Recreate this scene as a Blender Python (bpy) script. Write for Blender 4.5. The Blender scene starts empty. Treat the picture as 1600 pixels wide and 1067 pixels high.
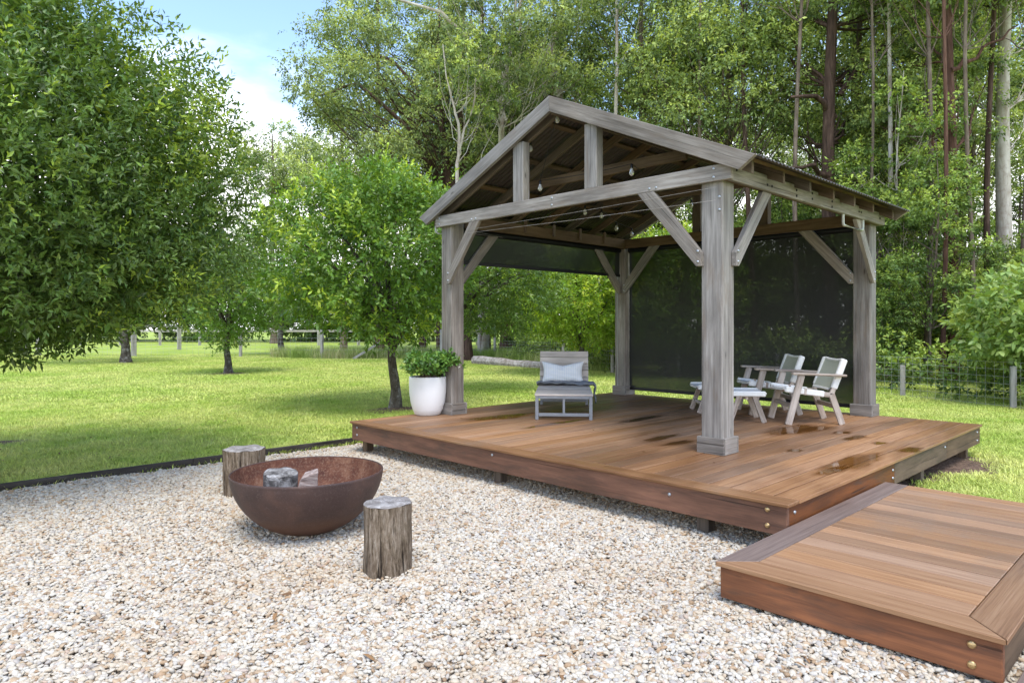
import bpy, bmesh, math, random
import numpy as np
from mathutils import Vector, Matrix, Euler

R = math.radians
scene = bpy.context.scene
C = scene.collection

# ------------------------------------------------------------------ camera
CAM = (-4.549, -2.0365, 1.6)
YAW = 0.8024
F_PX = 1070.0
HOR = 509.0
cam_d = bpy.data.cameras.new('camera')
cam_d.sensor_width = 36.0
cam_d.lens = F_PX / 1600 * 36
cam_d.shift_y = -(533.5 - HOR) / 1600
cam_d.clip_start = 0.05
cam_d.clip_end = 2000
cam = bpy.data.objects.new('camera', cam_d)
C.objects.link(cam)
cam.location = CAM
cam.rotation_euler = (math.pi / 2, 0, YAW - math.pi / 2)
scene.camera = cam

# ------------------------------------------------------------------ world, sun, exposure
SUN_AZ = R(238)          # where the sun stands, measured from +x
SUN_EL = R(66)
world = bpy.data.worlds.new('World')
scene.world = world
world.use_nodes = True
wt = world.node_tree
wt.nodes.clear()


def wn(t, **k):
    n = wt.nodes.new(t)
    for a, b in k.items():
        setattr(n, a, b)
    return n


sky = wn('ShaderNodeTexSky', sky_type='NISHITA', sun_disc=False)
sky.sun_elevation = SUN_EL
sky.sun_rotation = math.pi / 2 - SUN_AZ
sky.air_density = 1.0
sky.dust_density = 0.6
sky.ozone_density = 1.6
tc = wn('ShaderNodeTexCoord')
sep = wn('ShaderNodeSeparateXYZ')
wt.links.new(tc.outputs['Generated'], sep.inputs[0])
mp = wn('ShaderNodeMapping')
mp.inputs['Scale'].default_value = (1.0, 1.0, 2.6)
wt.links.new(tc.outputs['Generated'], mp.inputs[0])
nz = wn('ShaderNodeTexNoise')
nz.inputs['Scale'].default_value = 2.3
nz.inputs['Detail'].default_value = 7
nz.inputs['Roughness'].default_value = 0.55
wt.links.new(mp.outputs[0], nz.inputs['Vector'])
hz = wn('ShaderNodeMapRange')          # thick cloud low over the horizon, thinning upwards
hz.inputs['From Min'].default_value = 0.15
hz.inputs['From Max'].default_value = 0.37
hz.inputs['To Min'].default_value = 0.68
hz.inputs['To Max'].default_value = 0.0
wt.links.new(sep.outputs['Z'], hz.inputs['Value'])
ad = wn('ShaderNodeMath', operation='ADD')
wt.links.new(nz.outputs['Fac'], ad.inputs[0])
wt.links.new(hz.outputs[0], ad.inputs[1])
cr = wn('ShaderNodeMapRange')
cr.interpolation_type = 'SMOOTHSTEP'
cr.inputs['From Min'].default_value = 0.58
cr.inputs['From Max'].default_value = 1.0
wt.links.new(ad.outputs[0], cr.inputs['Value'])
mx = wn('ShaderNodeMix', data_type='RGBA')
wt.links.new(cr.outputs[0], mx.inputs[0])
wt.links.new(sky.outputs[0], mx.inputs[6])
mx.inputs[7].default_value = (7.0, 7.0, 7.1, 1)
bg = wn('ShaderNodeBackground')
bg.inputs['Strength'].default_value = 0.15
wt.links.new(mx.outputs[2], bg.inputs['Color'])
wo = wn('ShaderNodeOutputWorld')
wt.links.new(bg.outputs[0], wo.inputs['Surface'])

sun_d = bpy.data.lights.new('sun', 'SUN')
sun_d.energy = 1.35
sun_d.angle = R(32)
sun_d.color = (1.0, 0.955, 0.88)
sun = bpy.data.objects.new('sun', sun_d)
C.objects.link(sun)
sv = Vector((math.cos(SUN_AZ) * math.cos(SUN_EL), math.sin(SUN_AZ) * math.cos(SUN_EL), math.sin(SUN_EL)))
sun.rotation_euler = (-sv).to_track_quat('-Z', 'Y').to_euler()
sun.location = sv * 60

scene.view_settings.view_transform = 'Standard'
scene.view_settings.look = 'None'
scene.view_settings.exposure = 1.4
scene.view_settings.gamma = 1.0
scene.view_settings.use_curve_mapping = False
scene.cycles.use_denoising = True
scene.cycles.max_bounces = 7
scene.cycles.diffuse_bounces = 3
scene.cycles.glossy_bounces = 3
scene.cycles.transmission_bounces = 5
scene.cycles.transparent_max_bounces = 12
scene.cycles.sample_clamp_indirect = 6

# ------------------------------------------------------------------ helpers: place by bearing
VF = np.array([math.cos(YAW), math.sin(YAW)])
VR = np.array([VF[1], -VF[0]])


def bear(px, D):
    """ground point at depth D on the bearing of column px (surveyed from the photograph)."""
    p = np.array(CAM[:2]) + VF * D + VR * ((px - 800) / F_PX * D)
    return float(p[0]), float(p[1])


def zat(py, D):
    return 1.6 - (py - HOR) / F_PX * D


# ------------------------------------------------------------------ helpers: objects
def empty(name, loc, rz=0.0, label=None, cat=None, group=None, kind=None):
    o = bpy.data.objects.new(name, None)
    o.empty_display_size = 0.2
    C.objects.link(o)
    o.location = loc
    o.rotation_euler = (0, 0, rz)
    tag(o, label, cat, group, kind)
    return o


def tag(o, label=None, cat=None, group=None, kind=None):
    if label:
        o['label'] = label
    if cat:
        o['category'] = cat
    if group:
        o['group'] = group
    if kind:
        o['kind'] = kind
    return o


def link(name, me, mat=None, parent=None, loc=(0, 0, 0), rot=(0, 0, 0)):
    o = bpy.data.objects.new(name, me)
    C.objects.link(o)
    if mat is not None and len(me.materials) == 0:
        me.materials.append(mat)
    if parent is not None:
        o.parent = parent
    o.location = loc
    o.rotation_euler = rot
    return o


def arr_mesh(name, V, Fs, attrs=None, smooth=False):
    """V (n,3); Fs list of (m,k) integer arrays; attrs {name: per-vertex float array}"""
    me = bpy.data.meshes.new(name)
    V = np.asarray(V, dtype=np.float32)
    Fs = [np.asarray(f, dtype=np.int32) for f in Fs if len(f)]
    me.vertices.add(len(V))
    me.vertices.foreach_set('co', V.ravel())
    nl = sum(f.size for f in Fs)
    npol = sum(len(f) for f in Fs)
    if npol:
        me.loops.add(nl)
        me.loops.foreach_set('vertex_index', np.concatenate([f.ravel() for f in Fs]))
        me.polygons.add(npol)
        tot = np.concatenate([np.full(len(f), f.shape[1], np.int32) for f in Fs])
        st = np.concatenate([[0], np.cumsum(tot)[:-1]]).astype(np.int32)
        me.polygons.foreach_set('loop_start', st)
        me.polygons.foreach_set('loop_total', tot)
        me.polygons.foreach_set('use_smooth', np.full(npol, smooth))
    for k, a in (attrs or {}).items():
        at = me.attributes.new(k, 'FLOAT', 'POINT')
        at.data.foreach_set('value', np.asarray(a, dtype=np.float32))
    me.update(calc_edges=True)
    me.validate()
    return me


def bm_mesh(bm, name, smooth=False):
    me = bpy.data.meshes.new(name)
    bm.normal_update()
    bm.to_mesh(me)
    bm.free()
    if smooth:
        for p in me.polygons:
            p.use_smooth = True
    return me


def box_mesh(name, sx, sy, sz, bev=0.004, seg=1):
    bm = bmesh.new()
    bmesh.ops.create_cube(bm, size=1.0)
    bmesh.ops.scale(bm, vec=(sx, sy, sz), verts=bm.verts)
    if bev:
        bmesh.ops.bevel(bm, geom=list(bm.edges), offset=bev, segments=seg, profile=0.5, affect='EDGES')
    return bm_mesh(bm, name)


def box(name, lo, hi, mat, parent=None, bev=0.004, axis='X'):
    """box between corners in the parent's frame; its grain runs along local X."""
    lo = Vector(lo)
    hi = Vector(hi)
    s = hi - lo
    c = (lo + hi) / 2
    if axis == 'X':
        me = box_mesh(name, s.x, s.y, s.z, bev)
        rot = (0, 0, 0)
    elif axis == 'Y':
        me = box_mesh(name, s.y, s.x, s.z, bev)
        rot = (0, 0, math.pi / 2)
    else:
        me = box_mesh(name, s.z, s.y, s.x, bev)
        rot = (0, -math.pi / 2, 0)
    if parent is not None and parent.rotation_euler.z == 0:
        c = c - Vector(parent.location)
    return link(name, me, mat, parent, c, rot)


def bar(name, p0, p1, w, h, mat, parent=None, bev=0.004, up=(0, 0, 1), local=False):
    """timber from p0 to p1: w across, h along 'up'."""
    p0 = Vector(p0)
    p1 = Vector(p1)
    d = p1 - p0
    L = d.length
    x = d.normalized()
    y = Vector(up).cross(x)
    if y.length < 1e-5:
        y = Vector((0, 1, 0))
    y.normalize()
    z = x.cross(y)
    me = box_mesh(name, L, w, h, bev)
    m = Matrix((x, y, z)).transposed()
    c = (p0 + p1) / 2
    if parent is not None and not local:
        c = c - Vector(parent.location)
    return link(name, me, mat, parent, c, m.to_euler())


def tube_arr(P, Rd, sides=7, cap=True):
    P = np.asarray(P, float)
    Rd = np.asarray(Rd, float)
    n = len(P)
    T = np.gradient(P, axis=0)
    T /= np.linalg.norm(T, axis=1, keepdims=True) + 1e-9
    ref = np.where(np.abs(T[:, 2:3]) > 0.9, np.array([[1.0, 0, 0]]), np.array([[0, 0, 1.0]]))
    ref = np.broadcast_to(ref[0], T.shape)
    A = np.cross(T, ref)
    A /= np.linalg.norm(A, axis=1, keepdims=True) + 1e-9
    B = np.cross(T, A)
    ang = np.arange(sides) * 2 * math.pi / sides
    V = P[:, None, :] + Rd[:, None, None] * (np.cos(ang)[None, :, None] * A[:, None, :] + np.sin(ang)[None, :, None] * B[:, None, :])
    V = V.reshape(-1, 3)
    i = np.arange(n - 1)[:, None] * sides
    j = np.arange(sides)[None, :]
    k = (j + 1) % sides
    F = np.stack([i + j, i + k, i + sides + k, i + sides + j], -1).reshape(-1, 4)
    return V, F


class Acc:
    def __init__(s):
        s.V = []
        s.F = {}
        s.n = 0

    def add(s, V, F):
        V = np.asarray(V, float)
        F = np.asarray(F)
        s.V.append(V)
        s.F.setdefault(F.shape[1], []).append(F + s.n)
        s.n += len(V)
        return s

    def tube(s, P, Rd, sides=7):
        if np.isscalar(Rd):
            Rd = [Rd] * len(P)
        return s.add(*tube_arr(P, Rd, sides))

    def mesh(s, name, smooth=True):
        return arr_mesh(name, np.concatenate(s.V), [np.concatenate(f) for f in s.F.values()], smooth=smooth)


def lathe(name, prof, seg=48, jit=None, smooth=True):
    """prof list of (r, z)"""
    V = []
    F = []
    for (r, z) in prof:
        for k in range(seg):
            a = 2 * math.pi * k / seg
            q = r if jit is None else jit(r, z, a)
            V.append((q * math.cos(a), q * math.sin(a), z))
    for i in range(len(prof) - 1):
        for k in range(seg):
            k2 = (k + 1) % seg
            F.append((i * seg + k, i * seg + k2, (i + 1) * seg + k2, (i + 1) * seg + k))
    return arr_mesh(name, V, [np.array(F)], smooth=smooth)


# ------------------------------------------------------------------ helpers: materials
def new_mat(name):
    m = bpy.data.materials.new(name)
    m.use_nodes = True
    nt = m.node_tree
    nt.nodes.clear()
    out = nt.nodes.new('ShaderNodeOutputMaterial')
    return m, nt, out


class NB:
    """tiny node builder"""
    def __init__(s, name):
        s.m, s.nt, s.out = new_mat(name)

    def n(s, t, **k):
        o = s.nt.nodes.new(t)
        for a, b in k.items():
            setattr(o, a, b)
        return o

    def put(s, sock, v):
        if v is None:
            return
        if hasattr(v, 'is_linked') or hasattr(v, 'links'):
            s.nt.links.new(v, sock)
        else:
            if isinstance(v, (tuple, list)) and len(v) == 3 and sock.type == 'RGBA':
                v = (*v, 1)
            sock.default_value = v

    def coord(s, kind='Object', scale=(1, 1, 1), rand=0.0):
        t = s.n('ShaderNodeTexCoord')
        src = t.outputs[kind]
        if kind == 'World':
            src = s.n('ShaderNodeNewGeometry').outputs['Position']
        m = s.n('ShaderNodeMapping')
        m.inputs['Scale'].default_value = scale
        if rand:
            oi = s.n('ShaderNodeObjectInfo')
            w = s.math('MULTIPLY', oi.outputs['Random'], rand)
            cmb = s.n('ShaderNodeCombineXYZ')
            s.put(cmb.inputs[0], w)
            s.put(cmb.inputs[1], s.math('MULTIPLY', w, 0.37))
            s.put(cmb.inputs[2], s.math('MULTIPLY', w, 0.73))
            s.put(m.inputs['Location'], cmb.outputs[0])
        s.put(m.inputs[0], src)
        return m.outputs[0]

    def pos(s, scale=(1, 1, 1)):
        g = s.n('ShaderNodeNewGeometry')
        m = s.n('ShaderNodeMapping')
        m.inputs['Scale'].default_value = scale
        s.put(m.inputs[0], g.outputs['Position'])
        return m.outputs[0]

    def noise(s, vec, scale=5, detail=4, rough=0.55, dist=0.0):
        o = s.n('ShaderNodeTexNoise')
        s.put(o.inputs['Vector'], vec)
        o.inputs['Scale'].default_value = scale
        o.inputs['Detail'].default_value = detail
        o.inputs['Roughness'].default_value = rough
        o.inputs['Distortion'].default_value = dist
        return o.outputs['Fac']

    def math(s, op, a, b=None, clamp=False):
        o = s.n('ShaderNodeMath', operation=op)
        o.use_clamp = clamp
        s.put(o.inputs[0], a)
        s.put(o.inputs[1], b)
        return o.outputs[0]

    def rng(s, v, a, b, c=0.0, d=1.0):
        o = s.n('ShaderNodeMapRange')
        s.put(o.inputs[0], v)
        o.inputs[1].default_value = a
        o.inputs[2].default_value = b
        o.inputs[3].default_value = c
        o.inputs[4].default_value = d
        return o.outputs[0]

    def ramp(s, v, stops):
        o = s.n('ShaderNodeValToRGB')
        s.put(o.inputs[0], v)
        e = o.color_ramp.elements
        while len(e) < len(stops):
            e.new(0.5)
        for x, (p, c) in zip(e, stops):
            x.position = p
            x.color = (*c, 1)
        return o.outputs[0]

    def mix(s, f, a, b, blend='MIX'):
        o = s.n('ShaderNodeMix', data_type='RGBA', blend_type=blend)
        s.put(o.inputs[0], f)
        s.put(o.inputs[6], a)
        s.put(o.inputs[7], b)
        return o.outputs[2]

    def bump(s, h, strength=0.3, dist=0.01):
        o = s.n('ShaderNodeBump')
        o.inputs['Strength'].default_value = strength
        o.inputs['Distance'].default_value = dist
        s.put(o.inputs['Height'], h)
        return o.outputs[0]

    def pbr(s, col, rough=0.7, bump=None, metal=0.0, spec=0.3, **k):
        o = s.n('ShaderNodeBsdfPrincipled')
        s.put(o.inputs['Base Color'], col)
        s.put(o.inputs['Roughness'], rough)
        s.put(o.inputs['Metallic'], metal)
        s.put(o.inputs['Specular IOR Level'], spec)
        if bump is not None:
            s.put(o.inputs['Normal'], bump)
        for a, b in k.items():
            s.put(o.inputs[a.replace('_', ' ')], b)
        return o.outputs[0]

    def mixs(s, f, a, b):
        o = s.n('ShaderNodeMixShader')
        s.put(o.inputs[0], f)
        s.put(o.inputs[1], a)
        s.put(o.inputs[2], b)
        return o.outputs[0]

    def end(s, sh):
        s.nt.links.new(sh, s.out.inputs['Surface'])
        return s.m


def wood(name, dark, mid, light, grain=22.0, rough=0.75, var=0.25, knots=True, blotch=None, blotch_amt=0.0, bump=0.35, spec=0.25):
    b = NB(name)
    v1 = b.coord('Object', (0.9, grain, grain), rand=37.0)
    v2 = b.coord('Object', (1.6, 5, 5), rand=53.0)
    g = b.noise(v1, 1.6, 5, 0.62, 0.6)
    fine = b.noise(b.coord('Object', (3.0, grain * 5, grain * 5), rand=11.0), 2.0, 3, 0.6)
    br = b.noise(v2, 1.3, 3, 0.5)
    s = b.math('ADD', b.math('MULTIPLY', g, 0.7), b.math('MULTIPLY', fine, 0.3))
    col = b.ramp(b.rng(s, 0.27, 0.74), [(0.0, dark), (0.45, mid), (1.0, light)])
    oi = b.n('ShaderNodeObjectInfo')
    vv = b.rng(oi.outputs['Random'], 0, 1, 1 - var, 1 + var)
    hsv = b.n('ShaderNodeHueSaturation')
    b.put(hsv.inputs['Color'], col)
    b.put(hsv.inputs['Value'], b.math('MULTIPLY', vv, b.rng(br, 0.3, 0.7, 0.76, 1.24)))
    b.put(hsv.inputs['Saturation'], b.rng(b.math('FRACT', b.math('MULTIPLY', oi.outputs['Random'], 5.7)), 0, 1, 1 - var * 1.4, 1 + var * 1.6))
    col = hsv.outputs[0]
    if blotch is not None:
        bl = b.noise(b.coord('Object', (1.2, 6, 6), rand=71.0), 1.7, 5, 0.65, 0.4)
        col = b.mix(b.rng(bl, 0.52, 0.68, 0, blotch_amt), col, blotch)
    if knots:
        vo = b.n('ShaderNodeTexVoronoi')
        vo.inputs['Scale'].default_value = 1.7
        b.put(vo.inputs['Vector'], b.coord('Object', (1.0, 3.2, 3.2), rand=29.0))
        kn = b.rng(vo.outputs['Distance'], 0.03, 0.085, 0.75, 0.0)
        col = b.mix(kn, col, tuple(c * 0.55 for c in dark))
    ck = b.noise(b.coord('Object', (0.55, grain * 2.6, grain * 2.6), rand=91.0), 1.2, 2, 0.5, 0.2)
    ckf = b.rng(ck, 0.665, 0.70, 0.0, 0.7)
    col = b.mix(ckf, col, tuple(c * 0.35 for c in dark))
    bp = b.bump(b.math('SUBTRACT', s, b.math('MULTIPLY', ckf, 0.8)), bump, 0.006)
    return b.end(b.pbr(col, rough, bp, spec=spec))


M = {}
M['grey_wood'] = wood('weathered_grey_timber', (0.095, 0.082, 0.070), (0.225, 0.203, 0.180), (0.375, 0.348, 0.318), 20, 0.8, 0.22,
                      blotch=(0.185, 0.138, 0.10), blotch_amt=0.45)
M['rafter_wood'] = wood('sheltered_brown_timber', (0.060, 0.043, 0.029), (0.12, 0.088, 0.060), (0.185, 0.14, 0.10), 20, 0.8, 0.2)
M['fascia'] = wood('red_stained_fascia', (0.068, 0.030, 0.017), (0.150, 0.060, 0.028), (0.235, 0.092, 0.038), 12, 0.6, 0.12,
                   blotch=(0.072, 0.048, 0.036), blotch_amt=0.6)
M['fascia_grey'] = wood('weathered_fascia', (0.060, 0.040, 0.026), (0.125, 0.083, 0.052), (0.185, 0.125, 0.078), 12, 0.7, 0.1,
                        blotch=(0.065, 0.055, 0.036), blotch_amt=0.6)
M['chair_wood'] = wood('bleached_teak', (0.20, 0.15, 0.115), (0.40, 0.34, 0.29), (0.56, 0.50, 0.45), 26, 0.8, 0.15, knots=False,
                       blotch=(0.16, 0.095, 0.06), blotch_amt=0.55)
M['slat_wood'] = wood('silvered_slat', (0.31, 0.27, 0.235), (0.47, 0.42, 0.375), (0.61, 0.56, 0.51), 26, 0.8, 0.1, knots=False)
M['fence_wood'] = wood('grey_fence_timber', (0.22, 0.20, 0.18), (0.36, 0.34, 0.31), (0.5, 0.48, 0.45), 16, 0.9, 0.15)
M['edging'] = wood('dark_edging_timber', (0.022, 0.018, 0.015), (0.045, 0.038, 0.032), (0.085, 0.075, 0.065), 14, 0.85, 0.1)


def deck_mat(name, dark, mid, light, wet_amt):
    b = NB(name)
    v1 = b.coord('Object', (0.7, 26, 26), rand=37.0)
    g = b.noise(v1, 1.5, 6, 0.62, 0.5)
    fine = b.noise(b.coord('Object', (2.2, 120, 120), rand=17.0), 1.6, 3, 0.6)
    s = b.math('ADD', b.math('MULTIPLY', g, 0.62), b.math('MULTIPLY', fine, 0.38))
    col = b.ramp(b.rng(s, 0.33, 0.68), [(0, dark), (0.45, mid), (1, light)])
    oi = b.n('ShaderNodeObjectInfo')
    hsv = b.n('ShaderNodeHueSaturation')
    b.put(hsv.inputs['Color'], col)
    b.put(hsv.inputs['Value'], b.rng(oi.outputs['Random'], 0, 1, 0.74, 1.2))
    b.put(hsv.inputs['Saturation'], b.rng(b.math('FRACT', b.math('MULTIPLY', oi.outputs['Random'], 7.3)), 0, 1, 0.94, 1.14))
    col = hsv.outputs[0]
    # greyed and damp patches, drawn out along the boards
    pat = b.noise(b.pos((0.55, 1.5, 1)), 1.0, 5, 0.6, 0.3)
    grey = b.rng(pat, 0.54, 0.72, 0, 0.35)
    col = b.mix(grey, col, b.mix(s, (0.135, 0.105, 0.082), (0.25, 0.205, 0.165)))
    wet = b.noise(b.pos((0.42, 0.9, 1)), 0.8, 4, 0.55, 0.6)
    wf = b.rng(wet, 0.44, 0.60, 0, wet_amt)
    col = b.mix(wf, col, b.mix(1.0, col, (0.42, 0.36, 0.33), 'MULTIPLY'))
    rough = b.math('SUBTRACT', b.rng(s, 0.3, 0.7, 0.62, 0.5), b.math('MULTIPLY', wf, 0.30))
    bp = b.bump(s, 0.25, 0.003)
    return b.end(b.pbr(col, rough, bp, spec=0.35))


M['deck'] = deck_mat('deck_boards', (0.172, 0.087, 0.044), (0.312, 0.171, 0.090), (0.419, 0.257, 0.145), 0.6)
M['step'] = deck_mat('step_boards', (0.191, 0.103, 0.056), (0.312, 0.182, 0.104), (0.405, 0.257, 0.158), 0.1)
M['board_grey'] = deck_mat('greyed_border_board', (0.107, 0.076, 0.062), (0.186, 0.136, 0.112), (0.260, 0.201, 0.170), 0.3)

b = NB('galvanised_bolt')
M['bolt'] = b.end(b.pbr((0.42, 0.45, 0.48), 0.4, metal=0.8))
b = NB('brass_bolt')
M['brass'] = b.end(b.pbr((0.50, 0.36, 0.18), 0.38, metal=0.85))
b = NB('dark_bolt')
M['dark_bolt'] = b.end(b.pbr((0.03, 0.03, 0.03), 0.5, metal=0.4))
b = NB('corrugated_steel')
n_ = b.noise(b.coord('Object', (2, 2, 2)), 3, 4)
M['roof'] = b.end(b.pbr(b.mix(n_, (0.060, 0.052, 0.046), (0.105, 0.093, 0.083)), 0.55, metal=0.2))
b = NB('grey_powdercoat')
n_ = b.noise(b.coord('Object', (3, 3, 3)), 5, 4)
M['grey_metal'] = b.end(b.pbr(b.mix(n_, (0.16, 0.17, 0.185), (0.28, 0.295, 0.315)), 0.5, spec=0.4))
b = NB('black_metal')
M['black'] = b.end(b.pbr((0.012, 0.012, 0.014), 0.42))
b = NB('pale_pipe')
M['pipe'] = b.end(b.pbr((0.55, 0.58, 0.58), 0.4))
b = NB('galvanised_wire')
M['wire'] = b.end(b.pbr((0.42, 0.43, 0.43), 0.45, metal=0.5))

b = NB('blind_mesh')            # woven sunscreen: part open weave, part dark yarn
wv = b.noise(b.coord('Object', (1, 1, 1)), 2.2, 3)
tr = b.n('ShaderNodeBsdfTransparent')
tr.inputs[0].default_value = (0.9, 0.95, 0.92, 1)
fab = b.pbr((0.016, 0.016, 0.016), 0.5, spec=0.3)
M['blind'] = b.end(b.mixs(b.rng(wv, 0.3, 0.7, 0.90, 0.96), tr.outputs[0], fab))

b = NB('white_sling')
n_ = b.noise(b.coord('Object', (8, 8, 8)), 4, 3)
M['white_sling'] = b.end(b.pbr(b.mix(n_, (0.66, 0.66, 0.64), (0.80, 0.80, 0.78)), 0.55))
b = NB('sage_canvas')
n_ = b.noise(b.coord('Object', (30, 30, 30)), 4, 3)
M['canvas'] = b.end(b.pbr(b.mix(n_, (0.36, 0.38, 0.31), (0.46, 0.48, 0.40)), 0.85))
b = NB('striped_cushion')
vv = b.coord('Object', (1, 1, 1))
sp = b.n('ShaderNodeSeparateXYZ')
b.put(sp.inputs[0], vv)
st = b.math('SINE', b.math('MULTIPLY', sp.outputs[1], 190))
M['cushion'] = b.end(b.pbr(b.mix(b.rng(st, -0.2, 0.6), (0.76, 0.77, 0.78), (0.69, 0.715, 0.745)), 0.9, b.bump(b.noise(vv, 14, 3), 0.3, 0.02)))
b = NB('grey_throw')
n_ = b.noise(b.coord('Object', (40, 9, 40)), 4, 4)
M['throw'] = b.end(b.pbr(b.mix(n_, (0.10, 0.11, 0.125), (0.27, 0.285, 0.31)), 0.95, b.bump(n_, 0.6, 0.01)))
b = NB('white_glaze')
n_ = b.noise(b.coord('Object', (1, 1, 1)), 6, 5, 0.6)
M['pot'] = b.end(b.pbr(b.mix(n_, (0.76, 0.77, 0.78), (0.84, 0.84, 0.84)), 0.42, b.bump(n_, 0.1, 0.01)))

b = NB('rusted_steel_outside')
v = b.coord('Object', (1, 1, 1))
n1 = b.noise(v, 4.5, 6, 0.6, 0.5)
n2 = b.noise(v, 70, 3, 0.7)
sp = b.n('ShaderNodeSeparateXYZ')
b.put(sp.inputs[0], v)
c = b.ramp(n1, [(0.3, (0.046, 0.027, 0.023)), (0.5, (0.064, 0.037, 0.031)), (0.72, (0.095, 0.052, 0.039))])
low = b.rng(b.math('ADD', sp.outputs[2], b.math('MULTIPLY', n1, 0.22)), 0.16, 0.34, 0.75, 0.0)
c = b.mix(low, c, (0.155, 0.072, 0.036))
c = b.mix(b.rng(n2, 0.54, 0.74, 0, 0.4), c, (0.15, 0.115, 0.105))
M['rust_out'] = b.end(b.pbr(c, 0.62, b.bump(n2, 0.35, 0.004), spec=0.35))
b = NB('rusted_steel_inside')
v = b.coord('Object', (1, 1, 1))
n1 = b.noise(v, 7, 6, 0.65, 0.4)
n2 = b.noise(v, 60, 3, 0.7)
c = b.ramp(n1, [(0.3, (0.070, 0.026, 0.018)), (0.52, (0.135, 0.054, 0.032)), (0.75, (0.26, 0.14, 0.085))])
c = b.mix(b.rng(n2, 0.5, 0.7, 0, 0.4), c, (0.34, 0.24, 0.17))
M['rust_in'] = b.end(b.pbr(c, 0.85, b.bump(n2, 0.5, 0.005)))


def bark(name, dark, mid, light, sc=(6, 6, 1.0), scale=3.0, bump=0.8, moss=None, moss_amt=0.0):
    b = NB(name)
    v = b.coord('Object', sc, rand=17.0)
    n1 = b.noise(v, scale, 6, 0.65, 0.6)
    n2 = b.noise(b.coord('Object', (1, 1, 0.5), rand=17.0), 1.3, 4, 0.6)
    s = b.math('ADD', b.math('MULTIPLY', n1, 0.65), b.math('MULTIPLY', n2, 0.35))
    c = b.ramp(b.rng(s, 0.34, 0.66), [(0, dark), (0.5, mid), (1, light)])
    if moss is not None:
        n3 = b.noise(b.coord('Object', (1, 1, 1), rand=5.0), 5, 5, 0.7)
        c = b.mix(b.rng(n3, 0.5, 0.62, 0, moss_amt), c, moss)
    return b.end(b.pbr(c, 0.9, b.bump(n1, bump, 0.02), spec=0.15))


M['stump_bark'] = bark('stump_bark', (0.045, 0.034, 0.025), (0.16, 0.125, 0.092), (0.40, 0.345, 0.285), (7, 7, 1.1), 3.2, 1.0,
                       moss=(0.17, 0.10, 0.055), moss_amt=0.5)
b = NB('old_stump_bark')
v = b.coord('Object', (1, 1, 1), rand=9.0)
f1 = b.noise(b.coord('Object', (16, 16, 1.7), rand=9.0), 2.4, 8, 0.7, 0.8)
f2 = b.noise(b.coord('Object', (34, 34, 9), rand=9.0), 2.4, 6, 0.75)
f3 = b.noise(v, 5, 5, 0.65)
ss = b.math('ADD', b.math('MULTIPLY', f1, 0.6), b.math('MULTIPLY', f2, 0.4))
c = b.ramp(b.rng(ss, 0.36, 0.64), [(0.0, (0.035, 0.026, 0.018)), (0.3, (0.145, 0.108, 0.072)), (0.62, (0.30, 0.235, 0.17)), (1.0, (0.50, 0.435, 0.355))])
c = b.mix(b.rng(f3, 0.5, 0.66, 0, 0.55), c, b.mix(ss, (0.05, 0.036, 0.026), (0.22, 0.15, 0.10)))
crk = b.noise(b.coord('Object', (20, 20, 1.1), rand=3.0), 1.5, 3, 0.5, 0.3)
c = b.mix(b.rng(crk, 0.60, 0.66, 0, 0.85), c, (0.012, 0.009, 0.007))
M['stump_bark'] = b.end(b.pbr(c, 0.92, b.bump(b.math('SUBTRACT', ss, b.math('MULTIPLY', b.rng(crk, 0.58, 0.66), 0.5)), 1.0, 0.05), spec=0.1))
M['bark_citrus'] = bark('citrus_bark', (0.028, 0.024, 0.018), (0.075, 0.062, 0.046), (0.15, 0.13, 0.105), (3, 3, 1.5), 4, 0.8, (0.36, 0.36, 0.33), 0.55)
M['bark_dark'] = bark('ironbark', (0.028, 0.019, 0.015), (0.075, 0.047, 0.036), (0.15, 0.10, 0.078), (4, 4, 0.5), 3, 1.0)
M['bark_red'] = bark('red_stringybark', (0.040, 0.022, 0.016), (0.105, 0.055, 0.040), (0.19, 0.115, 0.088), (5, 5, 0.4), 3, 1.0)
M['bark_pale'] = bark('pale_gum_bark', (0.22, 0.17, 0.13), (0.43, 0.39, 0.34), (0.60, 0.57, 0.53), (1.6, 1.6, 0.4), 2.2, 0.3, (0.20, 0.13, 0.09), 0.35)
M['bark_mid'] = bark('brown_gum_bark', (0.06, 0.045, 0.035), (0.15, 0.115, 0.09), (0.27, 0.22, 0.185), (3, 3, 0.5), 3, 0.7)

b = NB('sawn_end_grain')
v = b.coord('Object', (1, 1, 1))
n1 = b.noise(v, 9, 5, 0.65, 1.5)
sp = b.n('ShaderNodeSeparateXYZ')
b.put(sp.inputs[0], v)
rad = b.math('SQRT', b.math('ADD', b.math('POWER', b.math('ABSOLUTE', sp.outputs[0]), 2.0), b.math('POWER', b.math('ABSOLUTE', sp.outputs[1]), 2.0)))
ring = b.math('SINE', b.math('MULTIPLY', b.math('ADD', rad, b.math('MULTIPLY', n1, 0.05)), 330))
c = b.ramp(n1, [(0.28, (0.10, 0.088, 0.078)), (0.5, (0.27, 0.25, 0.235)), (0.72, (0.47, 0.45, 0.43))])
c = b.mix(b.rng(ring, 0.2, 1, 0, 0.4), c, (0.14, 0.12, 0.10))
M['end_grain'] = b.end(b.pbr(c, 0.9, b.bump(n1, 0.6, 0.02)))
b = NB('charred_log')
v = b.coord('Object', (1, 1, 1))
n1 = b.noise(v, 11, 6, 0.7, 0.8)
M['char'] = b.end(b.pbr(b.ramp(n1, [(0.32, (0.02, 0.019, 0.018)), (0.5, (0.17, 0.16, 0.15)), (0.7, (0.50, 0.49, 0.475))]), 0.95, b.bump(n1, 0.8, 0.02)))
b = NB('split_log_wood')
n1 = b.noise(b.coord('Object', (1, 9, 9)), 4, 5, 0.65, 0.5)
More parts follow.
